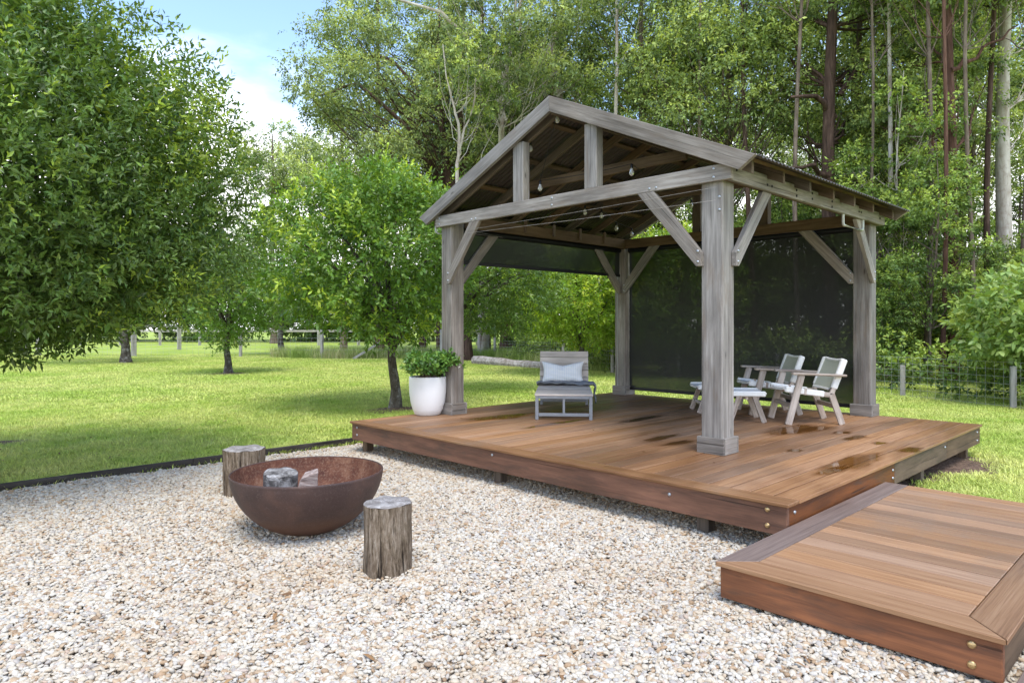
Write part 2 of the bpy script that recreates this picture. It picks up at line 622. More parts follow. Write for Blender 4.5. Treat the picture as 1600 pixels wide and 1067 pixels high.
M['split_log'] = b.end(b.pbr(b.ramp(n1, [(0.3, (0.13, 0.085, 0.07)), (0.5, (0.33, 0.26, 0.23)), (0.72, (0.54, 0.48, 0.44))]), 0.9, b.bump(n1, 0.6, 0.02)))


def leaf_mat(name, deep, mid, fresh, trans=0.3, rough=0.42, spec=0.4, jit=0.26):
    b = NB(name)
    at = b.n('ShaderNodeAttribute', attribute_name='tint')
    g = b.n('ShaderNodeNewGeometry')
    c = b.ramp(at.outputs['Fac'], [(0.0, deep), (0.5, mid), (1.0, fresh)])  # ramp also carries painted shade and lit tops of gum sprays, besides new growth
    h = b.n('ShaderNodeHueSaturation')
    b.put(h.inputs['Color'], c)
    b.put(h.inputs['Value'], b.rng(g.outputs['Random Per Island'], 0, 1, 1 - jit, 1 + jit))
    b.put(h.inputs['Hue'], b.rng(b.math('FRACT', b.math('MULTIPLY', g.outputs['Random Per Island'], 13.7)), 0, 1, 0.485, 0.512))
    col = h.outputs[0]
    p = b.pbr(col, rough, spec=spec)
    t = b.n('ShaderNodeBsdfTranslucent')
    b.put(t.inputs[0], b.mix(1.0, col, (1.5, 1.35, 0.6), 'MULTIPLY'))
    return b.end(b.mixs(trans, p, t.outputs[0]))


M['leaf_citrus'] = leaf_mat('citrus_leaf', (0.069, 0.130, 0.030), (0.150, 0.249, 0.044), (0.387, 0.522, 0.067), 0.28, 0.36, 0.5)
M['leaf_citrus2'] = leaf_mat('bright_citrus_leaf', (0.098, 0.191, 0.031), (0.192, 0.335, 0.048), (0.486, 0.617, 0.076), 0.3, 0.38, 0.45)
M['leaf_mango'] = leaf_mat('mango_leaf', (0.105, 0.172, 0.052), (0.190, 0.284, 0.086), (0.361, 0.448, 0.121), 0.25, 0.4, 0.5)
M['leaf_lime'] = leaf_mat('lime_leaf', (0.126, 0.221, 0.027), (0.268, 0.412, 0.045), (0.552, 0.639, 0.076), 0.35, 0.4, 0.45)
M['leaf_broad'] = leaf_mat('broad_pale_leaf', (0.136, 0.223, 0.059), (0.272, 0.387, 0.099), (0.490, 0.594, 0.178), 0.3, 0.42, 0.45)
M['leaf_gum'] = leaf_mat('gum_leaf', (0.074, 0.116, 0.043), (0.263, 0.357, 0.112), (0.650, 0.744, 0.218), 0.24, 0.5, 0.3)  # deep to fresh range widened to paint shade and lit tops
M['leaf_gum2'] = leaf_mat('olive_gum_leaf', (0.067, 0.100, 0.043), (0.232, 0.308, 0.120), (0.559, 0.641, 0.215), 0.24, 0.5, 0.3)
M['leaf_under'] = leaf_mat('understorey_leaf', (0.057, 0.102, 0.024), (0.177, 0.272, 0.058), (0.444, 0.566, 0.113), 0.24, 0.5, 0.3)
M['leaf_garden'] = leaf_mat('gardenia_leaf', (0.076, 0.174, 0.038), (0.145, 0.282, 0.054), (0.328, 0.480, 0.090), 0.22, 0.3, 0.5)

b = NB('grass_blade')
oi = b.n('ShaderNodeObjectInfo')
g = b.n('ShaderNodeNewGeometry')
pat = b.noise(b.pos((1, 1, 0)), 0.35, 4, 0.6)
pat2 = b.noise(b.pos((1, 1, 0)), 2.1, 3, 0.6)
c = b.mix(b.rng(b.math('ADD', b.math('MULTIPLY', pat, 0.6), b.math('MULTIPLY', pat2, 0.4)), 0.40, 0.60), (0.43, 0.57, 0.095), (0.66, 0.70, 0.22))
h = b.n('ShaderNodeHueSaturation')
b.put(h.inputs['Color'], c)
b.put(h.inputs['Value'], b.rng(g.outputs['Random Per Island'], 0, 1, 0.66, 1.34))
b.put(h.inputs['Hue'], b.rng(oi.outputs['Random'], 0, 1, 0.488, 0.507))
p = b.pbr(h.outputs[0], 0.5, spec=0.3)
t = b.n('ShaderNodeBsdfTranslucent')
b.put(t.inputs[0], h.outputs[0])
M['grass'] = b.end(b.mixs(0.3, p, t.outputs[0]))
b = NB('seeding_grass')
g = b.n('ShaderNodeNewGeometry')
pat = b.noise(b.pos((1, 1, 0)), 0.6, 3, 0.6)
c = b.mix(b.math('MULTIPLY', b.rng(pat, 0.42, 0.6), b.rng(g.outputs['Random Per Island'], 0.2, 0.9), clamp=True), (0.27, 0.38, 0.08), (0.50, 0.42, 0.25))
h = b.n('ShaderNodeHueSaturation')
b.put(h.inputs['Color'], c)
b.put(h.inputs['Value'], b.rng(g.outputs['Random Per Island'], 0, 1, 0.7, 1.3))
M['tall_grass'] = b.end(b.pbr(h.outputs[0], 0.7, spec=0.2))

b = NB('lawn_soil_and_turf')
p1 = b.noise(b.pos((1, 1, 0)), 0.35, 4, 0.6)
p2 = b.noise(b.pos((1, 1, 0)), 26, 5, 0.7)
c = b.mix(b.rng(p1, 0.36, 0.64), (0.33, 0.44, 0.07), (0.48, 0.54, 0.14))
c = b.mix(b.rng(p2, 0.35, 0.7, 0, 0.5), c, (0.14, 0.22, 0.035))
M['lawn'] = b.end(b.pbr(c, 0.95, b.bump(p2, 1.0, 0.03), spec=0.1))
b = NB('gravel_bedding')
p2 = b.noise(b.pos((1, 1, 1)), 60, 5, 0.7)
M['gravel_bed'] = b.end(b.pbr(b.mix(p2, (0.26, 0.205, 0.15), (0.52, 0.44, 0.34)), 0.95, b.bump(p2, 1.0, 0.02)))
b = NB('pebble')
oi = b.n('ShaderNodeObjectInfo')
g = b.n('ShaderNodeNewGeometry')
rn = b.math('FRACT', b.math('ADD', b.math('MULTIPLY', g.outputs['Random Per Island'], 9.13), oi.outputs['Random']))
c = b.ramp(rn, [(0.0, (0.190, 0.128, 0.076)), (0.05, (0.342, 0.223, 0.123)), (0.11, (0.427, 0.318, 0.204)), (0.22, (0.475, 0.404, 0.299)), (0.38, (0.513, 0.456, 0.356)),
                (0.54, (0.532, 0.489, 0.404)), (0.70, (0.570, 0.541, 0.465)), (0.84, (0.465, 0.446, 0.399)), (0.94, (0.323, 0.304, 0.280)), (1.0, (0.456, 0.342, 0.257))])
mot = b.noise(b.pos((1, 1, 1)), 95, 3, 0.6)
c = b.mix(b.rng(mot, 0.35, 0.7, 0.0, 0.3), c, (0.56, 0.44, 0.32))
dirt = b.noise(b.pos((1, 1, 1)), 0.9, 4, 0.6)
c = b.mix(b.rng(dirt, 0.46, 0.68, 0.0, 0.4), c, b.mix(1.0, c, (0.80, 0.66, 0.50), 'MULTIPLY'))
M['pebble'] = b.end(b.pbr(c, 0.62, spec=0.3))
b = NB('leaf_mulch')
p2 = b.noise(b.pos((1, 1, 1)), 22, 5, 0.7)
M['mulch'] = b.end(b.pbr(b.ramp(p2, [(0.3, (0.05, 0.032, 0.022)), (0.5, (0.15, 0.095, 0.062)), (0.7, (0.30, 0.205, 0.14))]), 0.95, b.bump(p2, 1.0, 0.04)))
b = NB('dead_leaf')
g = b.n('ShaderNodeNewGeometry')
M['dead_leaf'] = b.end(b.pbr(b.ramp(g.outputs['Random Per Island'], [(0, (0.10, 0.055, 0.03)), (0.5, (0.26, 0.14, 0.06)), (1, (0.42, 0.29, 0.14))]), 0.8))
b = NB('puddle_water')           # a film of rain water, thinning out towards its rim
at = b.n('ShaderNodeAttribute', attribute_name='depth')
nn = b.noise(b.pos((2.2, 7, 1)), 3.0, 4, 0.6)
wet = b.rng(b.math('ADD', at.outputs['Fac'], b.math('MULTIPLY', b.math('SUBTRACT', nn, 0.5), 0.9)), 0.30, 0.52)
lw = b.n('ShaderNodeFresnel')
lw.inputs[0].default_value = 1.33
gl = b.n('ShaderNodeBsdfGlossy')
gl.inputs['Roughness'].default_value = 0.04
tr = b.n('ShaderNodeBsdfTransparent')
b.put(tr.inputs[0], b.mix(wet, (0.78, 0.75, 0.70), (0.80, 0.74, 0.56)))
damp = b.n('ShaderNodeBsdfTransparent')
b.put(damp.inputs[0], b.mix(b.rng(at.outputs['Fac'], 0.0, 0.35), (1, 1, 1), (0.80, 0.77, 0.73)))
M['puddle'] = b.end(b.mixs(wet, damp.outputs[0], b.mixs(lw.outputs[0], tr.outputs[0], gl.outputs[0])))
b = NB('bulb_glass')
lw = b.n('ShaderNodeFresnel')
lw.inputs[0].default_value = 1.7
gl = b.n('ShaderNodeBsdfGlossy')
gl.inputs['Roughness'].default_value = 0.05
tr = b.n('ShaderNodeBsdfTransparent')
tr.inputs[0].default_value = (0.8, 0.8, 0.78, 1)
df = b.pbr((0.8, 0.8, 0.76), 0.2)
M['glass'] = b.end(b.mixs(0.35, b.mixs(lw.outputs[0], tr.outputs[0], gl.outputs[0]), df))
b = NB('petal')
M['petal'] = b.end(b.pbr((0.82, 0.82, 0.78), 0.6))
b = NB('fruit_green')
M['fruit'] = b.end(b.pbr((0.10, 0.18, 0.035), 0.4))


# ------------------------------------------------------------------ scatter: instances of small templates on points
def scatter(name, tpls, pts, rot, scl, idx, mat, kind='stuff', label=None, cat=None):
    V = []
    F = []
    T = []
    off = 0
    for k, (v, f) in enumerate(tpls):
        V.append(np.asarray(v, float))
        F.append(np.asarray(f) + off)
        T.append(np.full(len(v), k + 1))
        off += len(v)
    n = len(pts)
    V.append(np.asarray(pts, float))
    T.append(np.zeros(n))
    T = np.concatenate(T).astype(np.int32)
    me = arr_mesh(name, np.concatenate(V), [np.concatenate(F)], smooth=True)
    a = me.attributes.new('tpl', 'INT', 'POINT')
    a.data.foreach_set('value', T)
    a = me.attributes.new('pick', 'INT', 'POINT')
    a.data.foreach_set('value', np.concatenate([np.zeros(off), idx]).astype(np.int32))
    a = me.attributes.new('scl', 'FLOAT', 'POINT')
    a.data.foreach_set('value', np.concatenate([np.ones(off), scl]).astype(np.float32))
    a = me.attributes.new('rot', 'FLOAT_VECTOR', 'POINT')
    a.data.foreach_set('vector', np.concatenate([np.zeros((off, 3)), rot]).astype(np.float32).ravel())
    me.materials.append(mat)
    o = link(name, me)
    tag(o, label, cat, None, kind)
    ng = bpy.data.node_groups.new(name + '_scatter', 'GeometryNodeTree')
    ng.interface.new_socket('Geometry', in_out='INPUT', socket_type='NodeSocketGeometry')
    ng.interface.new_socket('Geometry', in_out='OUTPUT', socket_type='NodeSocketGeometry')
    N = ng.nodes
    gi = N.new('NodeGroupInput')
    go = N.new('NodeGroupOutput')

    def attr(nm, t):
        q = N.new('GeometryNodeInputNamedAttribute')
        q.data_type = t
        q.inputs['Name'].default_value = nm
        return q.outputs['Attribute']
    tp = attr('tpl', 'INT')
    cmp_ = N.new('FunctionNodeCompare')
    cmp_.data_type = 'INT'
    cmp_.operation = 'GREATER_THAN'
    ng.links.new(tp, cmp_.inputs[2])
    sg = N.new('GeometryNodeSeparateGeometry')
    sg.domain = 'POINT'
    ng.links.new(gi.outputs[0], sg.inputs[0])
    ng.links.new(cmp_.outputs[0], sg.inputs['Selection'])
    sp_ = N.new('GeometryNodeSplitToInstances')
    sp_.domain = 'POINT'
    ng.links.new(sg.outputs['Selection'], sp_.inputs[0])
    ng.links.new(tp, sp_.inputs['Group ID'])
    ip = N.new('GeometryNodeInstanceOnPoints')
    ng.links.new(sg.outputs['Inverted'], ip.inputs['Points'])
    ng.links.new(sp_.outputs[0], ip.inputs['Instance'])
    ip.inputs['Pick Instance'].default_value = True
    ng.links.new(attr('pick', 'INT'), ip.inputs['Instance Index'])
    e2r = N.new('FunctionNodeEulerToRotation')
    ng.links.new(attr('rot', 'FLOAT_VECTOR'), e2r.inputs[0])
    ng.links.new(e2r.outputs[0], ip.inputs['Rotation'])
    ng.links.new(attr('scl', 'FLOAT'), ip.inputs['Scale'])
    ng.links.new(ip.outputs[0], go.inputs[0])
    md = o.modifiers.new('scatter', 'NODES')
    md.node_group = ng
    return o


# ------------------------------------------------------------------ ground, gravel bed, edging
GX1 = 0.75       # gravel runs under the front of the deck to here
GY1 = 6.08


def sheet(name, poly, z, mat):
    me = bpy.data.meshes.new(name)
    me.from_pydata([(x, y, z) for x, y in poly], [], [tuple(range(len(poly)))])
    o = link(name, me, mat)
    tag(o, kind='structure')
    return o


sheet('lawn_ground', [(-260, -260), (260, -260), (260, 260), (-260, 260)], 0.0, M['lawn'])
sheet('gravel_ground', [(-9, -6.5), (GX1, -6.5), (GX1, GY1), (-9, GY1)], 0.006, M['gravel_bed'])


def blob(name, cx, cy, rx, ry, z, mat, seed, kind='structure', n=40, amp=0.22, ang=0.0, dome=0.0):
    rs = random.Random(seed)
    ph = [(rs.uniform(0, 6.28), rs.uniform(0.4, 1.0)) for _ in range(7)]
    V = [(cx, cy, z + dome)]
    F = []
    for ring in (0.5, 1.0):
        for k in range(n):
            a = 2 * math.pi * k / n
            q = 1 + sum(amp * w / (i + 1.4) * math.sin((i + 2) * a + p) for i, (p, w) in enumerate(ph))
            u = rx * q * math.cos(a) * ring
            v = ry * q * math.sin(a) * ring
            V.append((cx + u * math.cos(ang) - v * math.sin(ang), cy + u * math.sin(ang) + v * math.cos(ang), z + dome * (1 - ring) * 1.2))
    for k in range(n):
        k2 = (k + 1) % n
        F.append((0, 1 + k, 1 + k2))
        F.append((1 + k, 1 + n + k, 1 + n + k2, 1 + k2))
    me = bpy.data.meshes.new(name)
    me.from_pydata(V, [], F)
    at = me.attributes.new('depth', 'FLOAT', 'POINT')
    at.data.foreach_set('value', [1.0] + [0.6] * n + [0.0] * n)
    o = link(name, me, mat)
    if kind:
        tag(o, kind=kind)
    return o


ed = empty('garden_edging', (-4.3, 6.11, 0), 0, 'long dark timber edging between the lawn and the gravel', 'edging')
ex_ = [-9.0, -6.4, -4.1, -1.75, 0.42]
ey_ = [6.13, 6.10, 6.125, 6.085, 6.12]
ez_ = [0.020, 0.026, 0.016, 0.027, 0.022]
for k in range(4):
    bar('edging_board', (ex_[k] + 0.002, ey_[k], ez_[k]), (ex_[k + 1] - 0.002, ey_[k + 1], ez_[k + 1]), 0.045, 0.13, M['edging'], ed, 0.006)

# ------------------------------------------------------------------ main deck
DX, DY, DZ = 5.345, 5.572, 0.40
PT = 0.026
deck = empty('main_deck', (0, 0, 0), 0, 'large raised timber deck under the pavilion with red-brown front fascia', 'deck')
rnd = random.Random(5)
pitch = 0.1688
nrow = int(DY / pitch)
for i in range(nrow):
    ya = i * pitch
    yb = ya + pitch - 0.012
    if i == 0:
        ya = -0.022
    if i == nrow - 1:
        yb = DY + 0.02
    dz = rnd.uniform(-0.0012, 0.0012)
    box('plank', (0.158, ya, DZ - PT + dz), (DX + 0.02, yb, DZ + dz), M['deck'], deck, 0.003)
box('border_plank', (-0.024, -0.022, DZ - PT + 0.0005), (0.152, DY + 0.02, DZ + 0.0005), M['deck'], deck, 0.005, 'Y')
fb = 0.172
box('fascia_board', (0.0, 0.0, fb), (0.045, DY, DZ - PT - 0.001), M['fascia'], deck, 0.004, 'Y')
box('fascia_board', (0.047, 0.0, fb), (2.2, 0.045, DZ - PT - 0.001), M['fascia'], deck, 0.004)
box('fascia_board', (2.203, 0.0, fb), (3.9, 0.044, DZ - PT - 0.001), M['fascia_grey'], deck, 0.004)
box('fascia_board', (3.903, 0.0, fb), (DX, 0.045, DZ - PT - 0.001), M['fascia_grey'], deck, 0.004)
box('fascia_board', (DX - 0.045, 0.047, fb), (DX, DY - 0.047, DZ - PT - 0.001), M['fascia_grey'], deck, 0.004, 'Y')
box('fascia_board', (0.047, DY - 0.045, fb), (DX, DY, DZ - PT - 0.001), M['fascia_grey'], deck, 0.004)
for k in range(9):
    y = 0.35 + k * 0.61
    box('joist', (0.05, y, fb + 0.01), (DX - 0.05, y + 0.045, DZ - PT - 0.002), M['rafter_wood'], deck, 0)
for (x, y) in [(0.16, 3.0), (0.14, 5.42), (0.16, 0.7), (5.05, 0.12), (3.3, 0.12), (1.9, 2.9), (3.6, 2.9), (5.1, 2.9), (5.1, 5.4), (2.9, 5.4)]:
    box('stump', (x - 0.05, y - 0.05, -0.02), (x + 0.05, y + 0.05, fb + 0.012), M['rafter_wood'], deck, 0.004, 'Z')


def dome_mesh(name, r, h, n=10):
    return lathe(name, [(r, 0), (r * 0.92, h * 0.5), (r * 0.6, h * 0.88), (0.0008, h)], n)


me_bolt = dome_mesh('bolt', 0.019, 0.011)
me_bolt_s = dome_mesh('bolt', 0.014, 0.010, 8)


def bolt(parent, p, nrm, mat, small=False, name='bolt'):
    me = (me_bolt_s if small else me_bolt)
    key = (me.name, mat.name)
    if key not in bolt.cache:
        m2 = me.copy()
        m2.materials.clear()
        m2.materials.append(mat)
        bolt.cache[key] = m2
    q = Vector(nrm).to_track_quat('Z', 'Y').to_euler()
    return link(name, bolt.cache[key], None, parent, Vector(p) - Vector(parent.location), q)


bolt.cache = {}
for (y, z) in [(0.135, 0.335), (0.135, 0.225)]:
    bolt(deck, (-0.0005, y, z), (-1, 0, 0), M['brass'])
for (y, z) in [(0.92, 0.30), (2.95, 0.33), (5.45, 0.33), (5.45, 0.24)]:
    bolt(deck, (-0.0005, y, z), (-1, 0, 0), M['bolt'], True)
for (x, z) in [(0.12, 0.32), (2.15, 0.31), (2.15, 0.24), (3.82, 0.31), (5.2, 0.32), (5.2, 0.22)]:
    bolt(deck, (x, -0.0005, z), (0, -1, 0), M['bolt'], True)


# ------------------------------------------------------------------ step deck and lower walkway
def prism(name, poly, z0, z1, mat, parent, along='X', bev=0.003):
    """flat board with any outline (mitred ends)"""
    bm = bmesh.new()
    cx = sum(p[0] for p in poly) / len(poly)
    cy = sum(p[1] for p in poly) / len(poly)
    L = []
    for (x, y) in poly:
        u, v = x - cx, y - cy
        if along == 'Y':
            u, v = v, -u
        L.append((u, v))
    zc = (z0 + z1) / 2
    lo = [bm.verts.new((u, v, z0 - zc)) for u, v in L]
    hi = [bm.verts.new((u, v, z1 - zc)) for u, v in L]
    bm.faces.new(hi)
    bm.faces.new(lo[::-1])
    n = len(L)
    for i in range(n):
        bm.faces.new((lo[i], lo[(i + 1) % n], hi[(i + 1) % n], hi[i]))
    bmesh.ops.recalc_face_normals(bm, faces=list(bm.faces))
    if bev:
        bmesh.ops.bevel(bm, geom=list(bm.edges), offset=bev, segments=1, affect='EDGES')
    me = bm_mesh(bm, name)
    return link(name, me, mat, parent, Vector((cx, cy, zc)) - Vector(parent.location), (0, 0, math.pi / 2 if along == 'Y' else 0))


SX0, SX1, SY0, SY1, SZ = -0.985, 1.876, -0.024, -1.402, 0.254
step = empty('step_deck', (0, 0, 0), 0, 'low timber step platform beside the near corner of the large deck', 'deck')
w = 0.175
prism('border_plank', [(SX0, SY0), (SX0 + w, SY0 - w), (SX1, SY0 - w), (SX1, SY0)][::-1], SZ - PT, SZ, M['board_grey'], step, 'X')
prism('border_plank', [(SX0, SY0 - 0.004), (SX0, SY1 + 0.004), (SX0 + w, SY1 + w + 0.004), (SX0 + w, SY0 - w - 0.004)], SZ - PT, SZ, M['step'], step, 'Y')
prism('border_plank', [(SX0 + 0.004, SY1), (SX1, SY1), (SX1, SY1 + w), (SX0 + w + 0.004, SY1 + w)], SZ - PT, SZ, M['step'], step, 'X')
x = SX0 + w + 0.005
k = 0
while x < SX1 - 0.05:
    x2 = min(x + 0.1688 - 0.008, SX1)
    dz = rnd.uniform(-0.001, 0.001)
    box('plank', (x, SY1 + w + 0.006, SZ - PT + dz), (x2, SY0 - w - 0.004, SZ + dz), M['step'], step, 0.003, 'Y')
    x = x2 + 0.008
sb = 0.048
box('fascia_board', (SX0 + 0.022, SY1 + 0.02, sb), (SX0 + 0.066, SY0 - 0.02, SZ - PT - 0.001), M['fascia'], step, 0.004, 'Y')
box('fascia_board', (SX0 + 0.068, SY0 - 0.066, sb), (SX1 - 0.01, SY0 - 0.022, SZ - PT - 0.001), M['fascia'], step, 0.004)
box('fascia_board', (SX0 + 0.068, SY1 + 0.022, sb), (SX1 - 0.01, SY1 + 0.066, SZ - PT - 0.001), M['fascia_grey'], step, 0.004)
box('fascia_board', (SX1 - 0.055, SY1 + 0.068, sb), (SX1 - 0.011, SY0 - 0.068, SZ - PT - 0.001), M['fascia_grey'], step, 0.004, 'Y')
for (x, y) in [(-0.8, -0.2), (-0.8, -1.2), (1.7, -0.2), (1.7, -1.2), (0.4, -0.7)]:
    box('stump', (x - 0.05, y - 0.05, -0.02), (x + 0.05, y + 0.05, SZ - PT - 0.003), M['fence_wood'], step, 0.004, 'Z')
for z in (0.185, 0.095):
    bolt(step, (SX0 + 0.0215, -1.268, z), (-1, 0, 0), M['brass'])

low = empty('lower_walkway', (0.6, -2.2, 0), 0, 'corner of the lowest boarded walkway below the step platform', 'deck')
for i in range(9):
    ya = -1.425 - 0.1688 * (i + 1)
    box('plank', (-1.15, ya, 0.052), (3.2, ya + 0.163, 0.078), M['board_grey'] if i < 1 else M['step'], low, 0.003)
box('fascia_board', (-1.13, -1.425 - 0.1688 * 9, -0.02), (-1.09, -1.43, 0.051), M['fascia'], low, 0.003, 'Y')

# ------------------------------------------------------------------ puddles on the deck
pd = [(690, 651, 784, 0.12), (866, 662, 110, 0.05), (1033, 684, 52, 0.055), (1060, 692, 46, 0.05), (1247, 671, 100, 0.15), (1315, 676, 26, 0.05),
      (1337, 684, 36, 0.06), (1374, 692.5, 22, 0.04), (1241, 704, 20, 0.04), (1335, 722, 105, 0.11), (1300, 735, 60, 0.05), (1422, 703, 36, 0.07), (1120, 668, 60, 0.05), (1000, 655, 70, 0.06)]
for i, (px, py, wpx, ry) in enumerate(pd):
    D = F_PX * (1.6 - DZ) / (py - HOR)
    x, y = bear(px, D)
    rx = min(0.42, wpx / F_PX * D * 0.62)
    if i == 0:
        x, y = bear(783, F_PX * 1.2 / (651.5 - HOR))
        rx, ry = 0.42, 0.13
    blob('puddle', x, y, rx * 1.7, ry * 1.8, DZ + 0.0022, M['puddle'], 30 + i, amp=0.25, n=48)

# ------------------------------------------------------------------ pavilion
PX0, PX1, PY0, PY1 = 1.2675, 5.3507, 1.1731, 5.3736
PS = 0.222
BB, BT = 2.942, 3.092
PC = (PY0 + PY1) / 2
pav = empty('pavilion', ((PX0 + PX1) / 2, PC, DZ), 0, 'open weathered timber pavilion with gabled corrugated roof standing on the deck', 'pavilion')
G = M['grey_wood']
RW = M['rafter_wood']
posts = [(PX0, PY0), (PX0, PY1 - PS), (PX1 - PS, PY1 - PS), (PX1 - PS, PY0)]
for (x, y) in posts:
    p = box('post', (x, y, DZ - 0.002), (x + PS, y + PS, BT - 0.004), G, pav, 0.012, 'Z')
    c = 0.03
    H = 0.155
    hc = Vector((x + PS / 2, y + PS / 2, 0))
    for (lo, hi, ax) in [((x - c, y - c, DZ), (x - 0.001, y + PS + c, DZ + H), 'Y'), ((x + PS + 0.001, y - c, DZ), (x + PS + c, y + PS + c, DZ + H), 'Y'),
                         ((x, y - c, DZ), (x + PS, y - 0.001, DZ + H), 'X'), ((x, y + PS + 0.001, DZ), (x + PS, y + PS + c, DZ + H), 'X')]:
        o = box('base_trim', lo, hi, G, pav, 0.004, ax)
BTk = 0.05
yo0, yo1 = PY0 - 0.092, PY1 + 0.092     # outer faces of side beams
xo0 = PX0 - BTk
# front tie beam in two lengths butted over the centre, side beams, back beam
box('tie_beam', (xo0, yo0 - 0.02, BB), (PX0 - 0.002, yo1 - 0.02, BT), G, pav, 0.005, 'Y')
box('side_beam', (PX0, yo0, BB - 0.004), (PX1 + 0.02, PY0 - 0.046, BT - 0.003), G, pav, 0.005)
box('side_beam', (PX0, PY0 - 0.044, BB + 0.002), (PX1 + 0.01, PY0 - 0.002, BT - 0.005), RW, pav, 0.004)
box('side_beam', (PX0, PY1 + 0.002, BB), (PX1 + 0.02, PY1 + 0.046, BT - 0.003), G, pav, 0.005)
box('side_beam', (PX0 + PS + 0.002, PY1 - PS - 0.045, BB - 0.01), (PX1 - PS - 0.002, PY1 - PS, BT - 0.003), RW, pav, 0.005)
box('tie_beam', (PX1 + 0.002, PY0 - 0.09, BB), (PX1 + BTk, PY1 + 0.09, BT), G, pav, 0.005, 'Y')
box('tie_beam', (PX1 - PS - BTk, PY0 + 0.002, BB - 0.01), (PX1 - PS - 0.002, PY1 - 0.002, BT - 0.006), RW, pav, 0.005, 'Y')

# knee braces
def brace(plane, fixed, a0, a1, z0, z1, bolts=True, t=0.05, mat=None):
    """plane 'x': lies in plane x = fixed, runs along y from a0 (on post, height z0) to a1 (under beam, z1)."""
    w = 0.135
    bm = bmesh.new()
    s = 1 if a1 > a0 else -1
    hw = w * 0.72
    # outline: vertical cut on the post, horizontal cut under the beam
    pts = [(a0, z0 - hw), (a0, z0 + hw), (a1 - s * hw, z1), (a1 + s * hw, z1), (a0 + s * 0.03, z0 - hw - 0.012 + 0.0)]
    pts = [(a0, z0 - hw), (a0, z0 + hw * 0.35), (a1 - s * hw, z1), (a1 + s * hw, z1), (a0 + s * 0.055, z0 - hw)]
    d = math.hypot(a1 - a0, z1 - z0)
    ca, cz = (a0 + a1) / 2, (z0 + z1) / 2
    ang = math.atan2(z1 - z0, (a1 - a0))
    loc = [((p - ca) * math.cos(ang) + (q - cz) * math.sin(ang), -(p - ca) * math.sin(ang) + (q - cz) * math.cos(ang)) for p, q in pts]
    lo = [bm.verts.new((u, -t / 2, v)) for u, v in loc]
    hi = [bm.verts.new((u, t / 2, v)) for u, v in loc]
    bm.faces.new(lo)
    bm.faces.new(hi[::-1])
    n = len(loc)
    for i in range(n):
        bm.faces.new((lo[i], hi[i], hi[(i + 1) % n], lo[(i + 1) % n]))
    bmesh.ops.recalc_face_normals(bm, faces=list(bm.faces))
    bmesh.ops.bevel(bm, geom=list(bm.edges), offset=0.004, segments=1, affect='EDGES')
    me = bm_mesh(bm, 'brace')
    if plane == 'x':
        rot = Euler((0, -ang, math.pi / 2), 'XYZ')
        # local x -> along y tilted, build matrix explicitly
        X = Vector((0, math.cos(ang), math.sin(ang)))
        Y = Vector((-1, 0, 0))
        pos = Vector((fixed, ca, cz))
    else:
        X = Vector((math.cos(ang), 0, math.sin(ang)))
        Y = Vector((0, 1, 0))
        pos = Vector((ca, fixed, cz))
    Z = X.cross(Y)
    m = Matrix((X, Y, Z)).transposed()
    o = link('brace', me, mat or G, pav, pos - Vector(pav.location), m.to_euler())
    if bolts:
        nrm = Vector((-1, 0, 0)) if plane == 'x' else Vector((0, -1, 0))
        off = -t / 2 - 0.0005
        for (a, z) in [(a0 + s * 0.035, z0 - 0.055), (a0 + s * 0.035, z0 + 0.045)]:
            p = (fixed + off, a, z) if plane == 'x' else (a, fixed + off, z)
            bolt(pav, p, nrm, M['bolt'], True)
    return o


zb0 = 2.26
xf = PX0 - BTk / 2
brace('x', xf, PY0 + PS - 0.03, PY0 + PS + 0.60, zb0, BB - 0.002)
brace('x', xf, PY1 - PS + 0.05, PY1 - PS - 0.52, zb0, BB - 0.002)
yf = PY0 - 0.028
brace('y', yf, PX0 + PS - 0.06, PX0 + PS + 0.58, zb0, BB - 0.006)
brace('y', yf, PX1 - PS + 0.04, PX1 - PS - 0.55, zb0, BB - 0.006)
yl = PY1 - PS / 2
brace('y', yl, PX0 + PS + 0.002, PX0 + PS + 0.66, zb0, BB - 0.012, False, 0.06)
brace('y', yl, PX1 - PS - 0.002, PX1 - PS - 0.66, zb0, BB - 0.012, False, 0.06)
xb = PX1 - PS - 0.026
brace('x', xb, PY0 + PS - 0.02, PY0 + PS + 0.62, zb0, BB - 0.012, True)
brace('x', xb, PY1 - PS + 0.02, PY1 - PS - 0.62, zb0, BB - 0.012, True)

# bolts on the beams
for (y, z) in [(PY0 + 0.06, BB + 0.115), (PY0 + 0.06, BB + 0.035), (PY1 - 0.02, BB + 0.115), (PY1 - 0.02, BB + 0.035), (PC, BB + 0.115), (PC, BB + 0.035),
               (PY0 + PS + 0.55, BB + 0.03), (PY0 + PS + 0.47, BB + 0.03), (PY1 - PS - 0.47, BB + 0.03), (PY1 - PS - 0.55, BB + 0.03)]:
    bolt(pav, (xo0 - 0.0005, y, z), (-1, 0, 0), M['bolt'], True)
for (x, z) in [(1.36, BB + 0.1), (1.98, BB + 0.05), (2.08, BB + 0.05), (2.65, BB + 0.09), (2.65, BB + 0.03), (3.05, BB + 0.11), (3.05, BB + 0.05), (3.6, BB + 0.03), (3.6, BB + 0.09),
               (4.45, BB + 0.07), (4.52, BB + 0.07), (5.2, BB + 0.07)]:
    bolt(pav, (x, yo0 - 0.0005, z), (0, -1, 0), M['dark_bolt'], True)
for z in (2.70, 2.58):
    bolt(pav, (PX0 - 0.0005, PY0 + 0.03, z + 0.1), (-1, 0, 0), M['bolt'], True)

# roof
AZ, EZ, EY = 4.207, 3.095, 0.8008
SL = (AZ - EZ) / (PC - EY)
th = math.atan(SL)


def ztop(y):
    return AZ - SL * abs(y - PC)


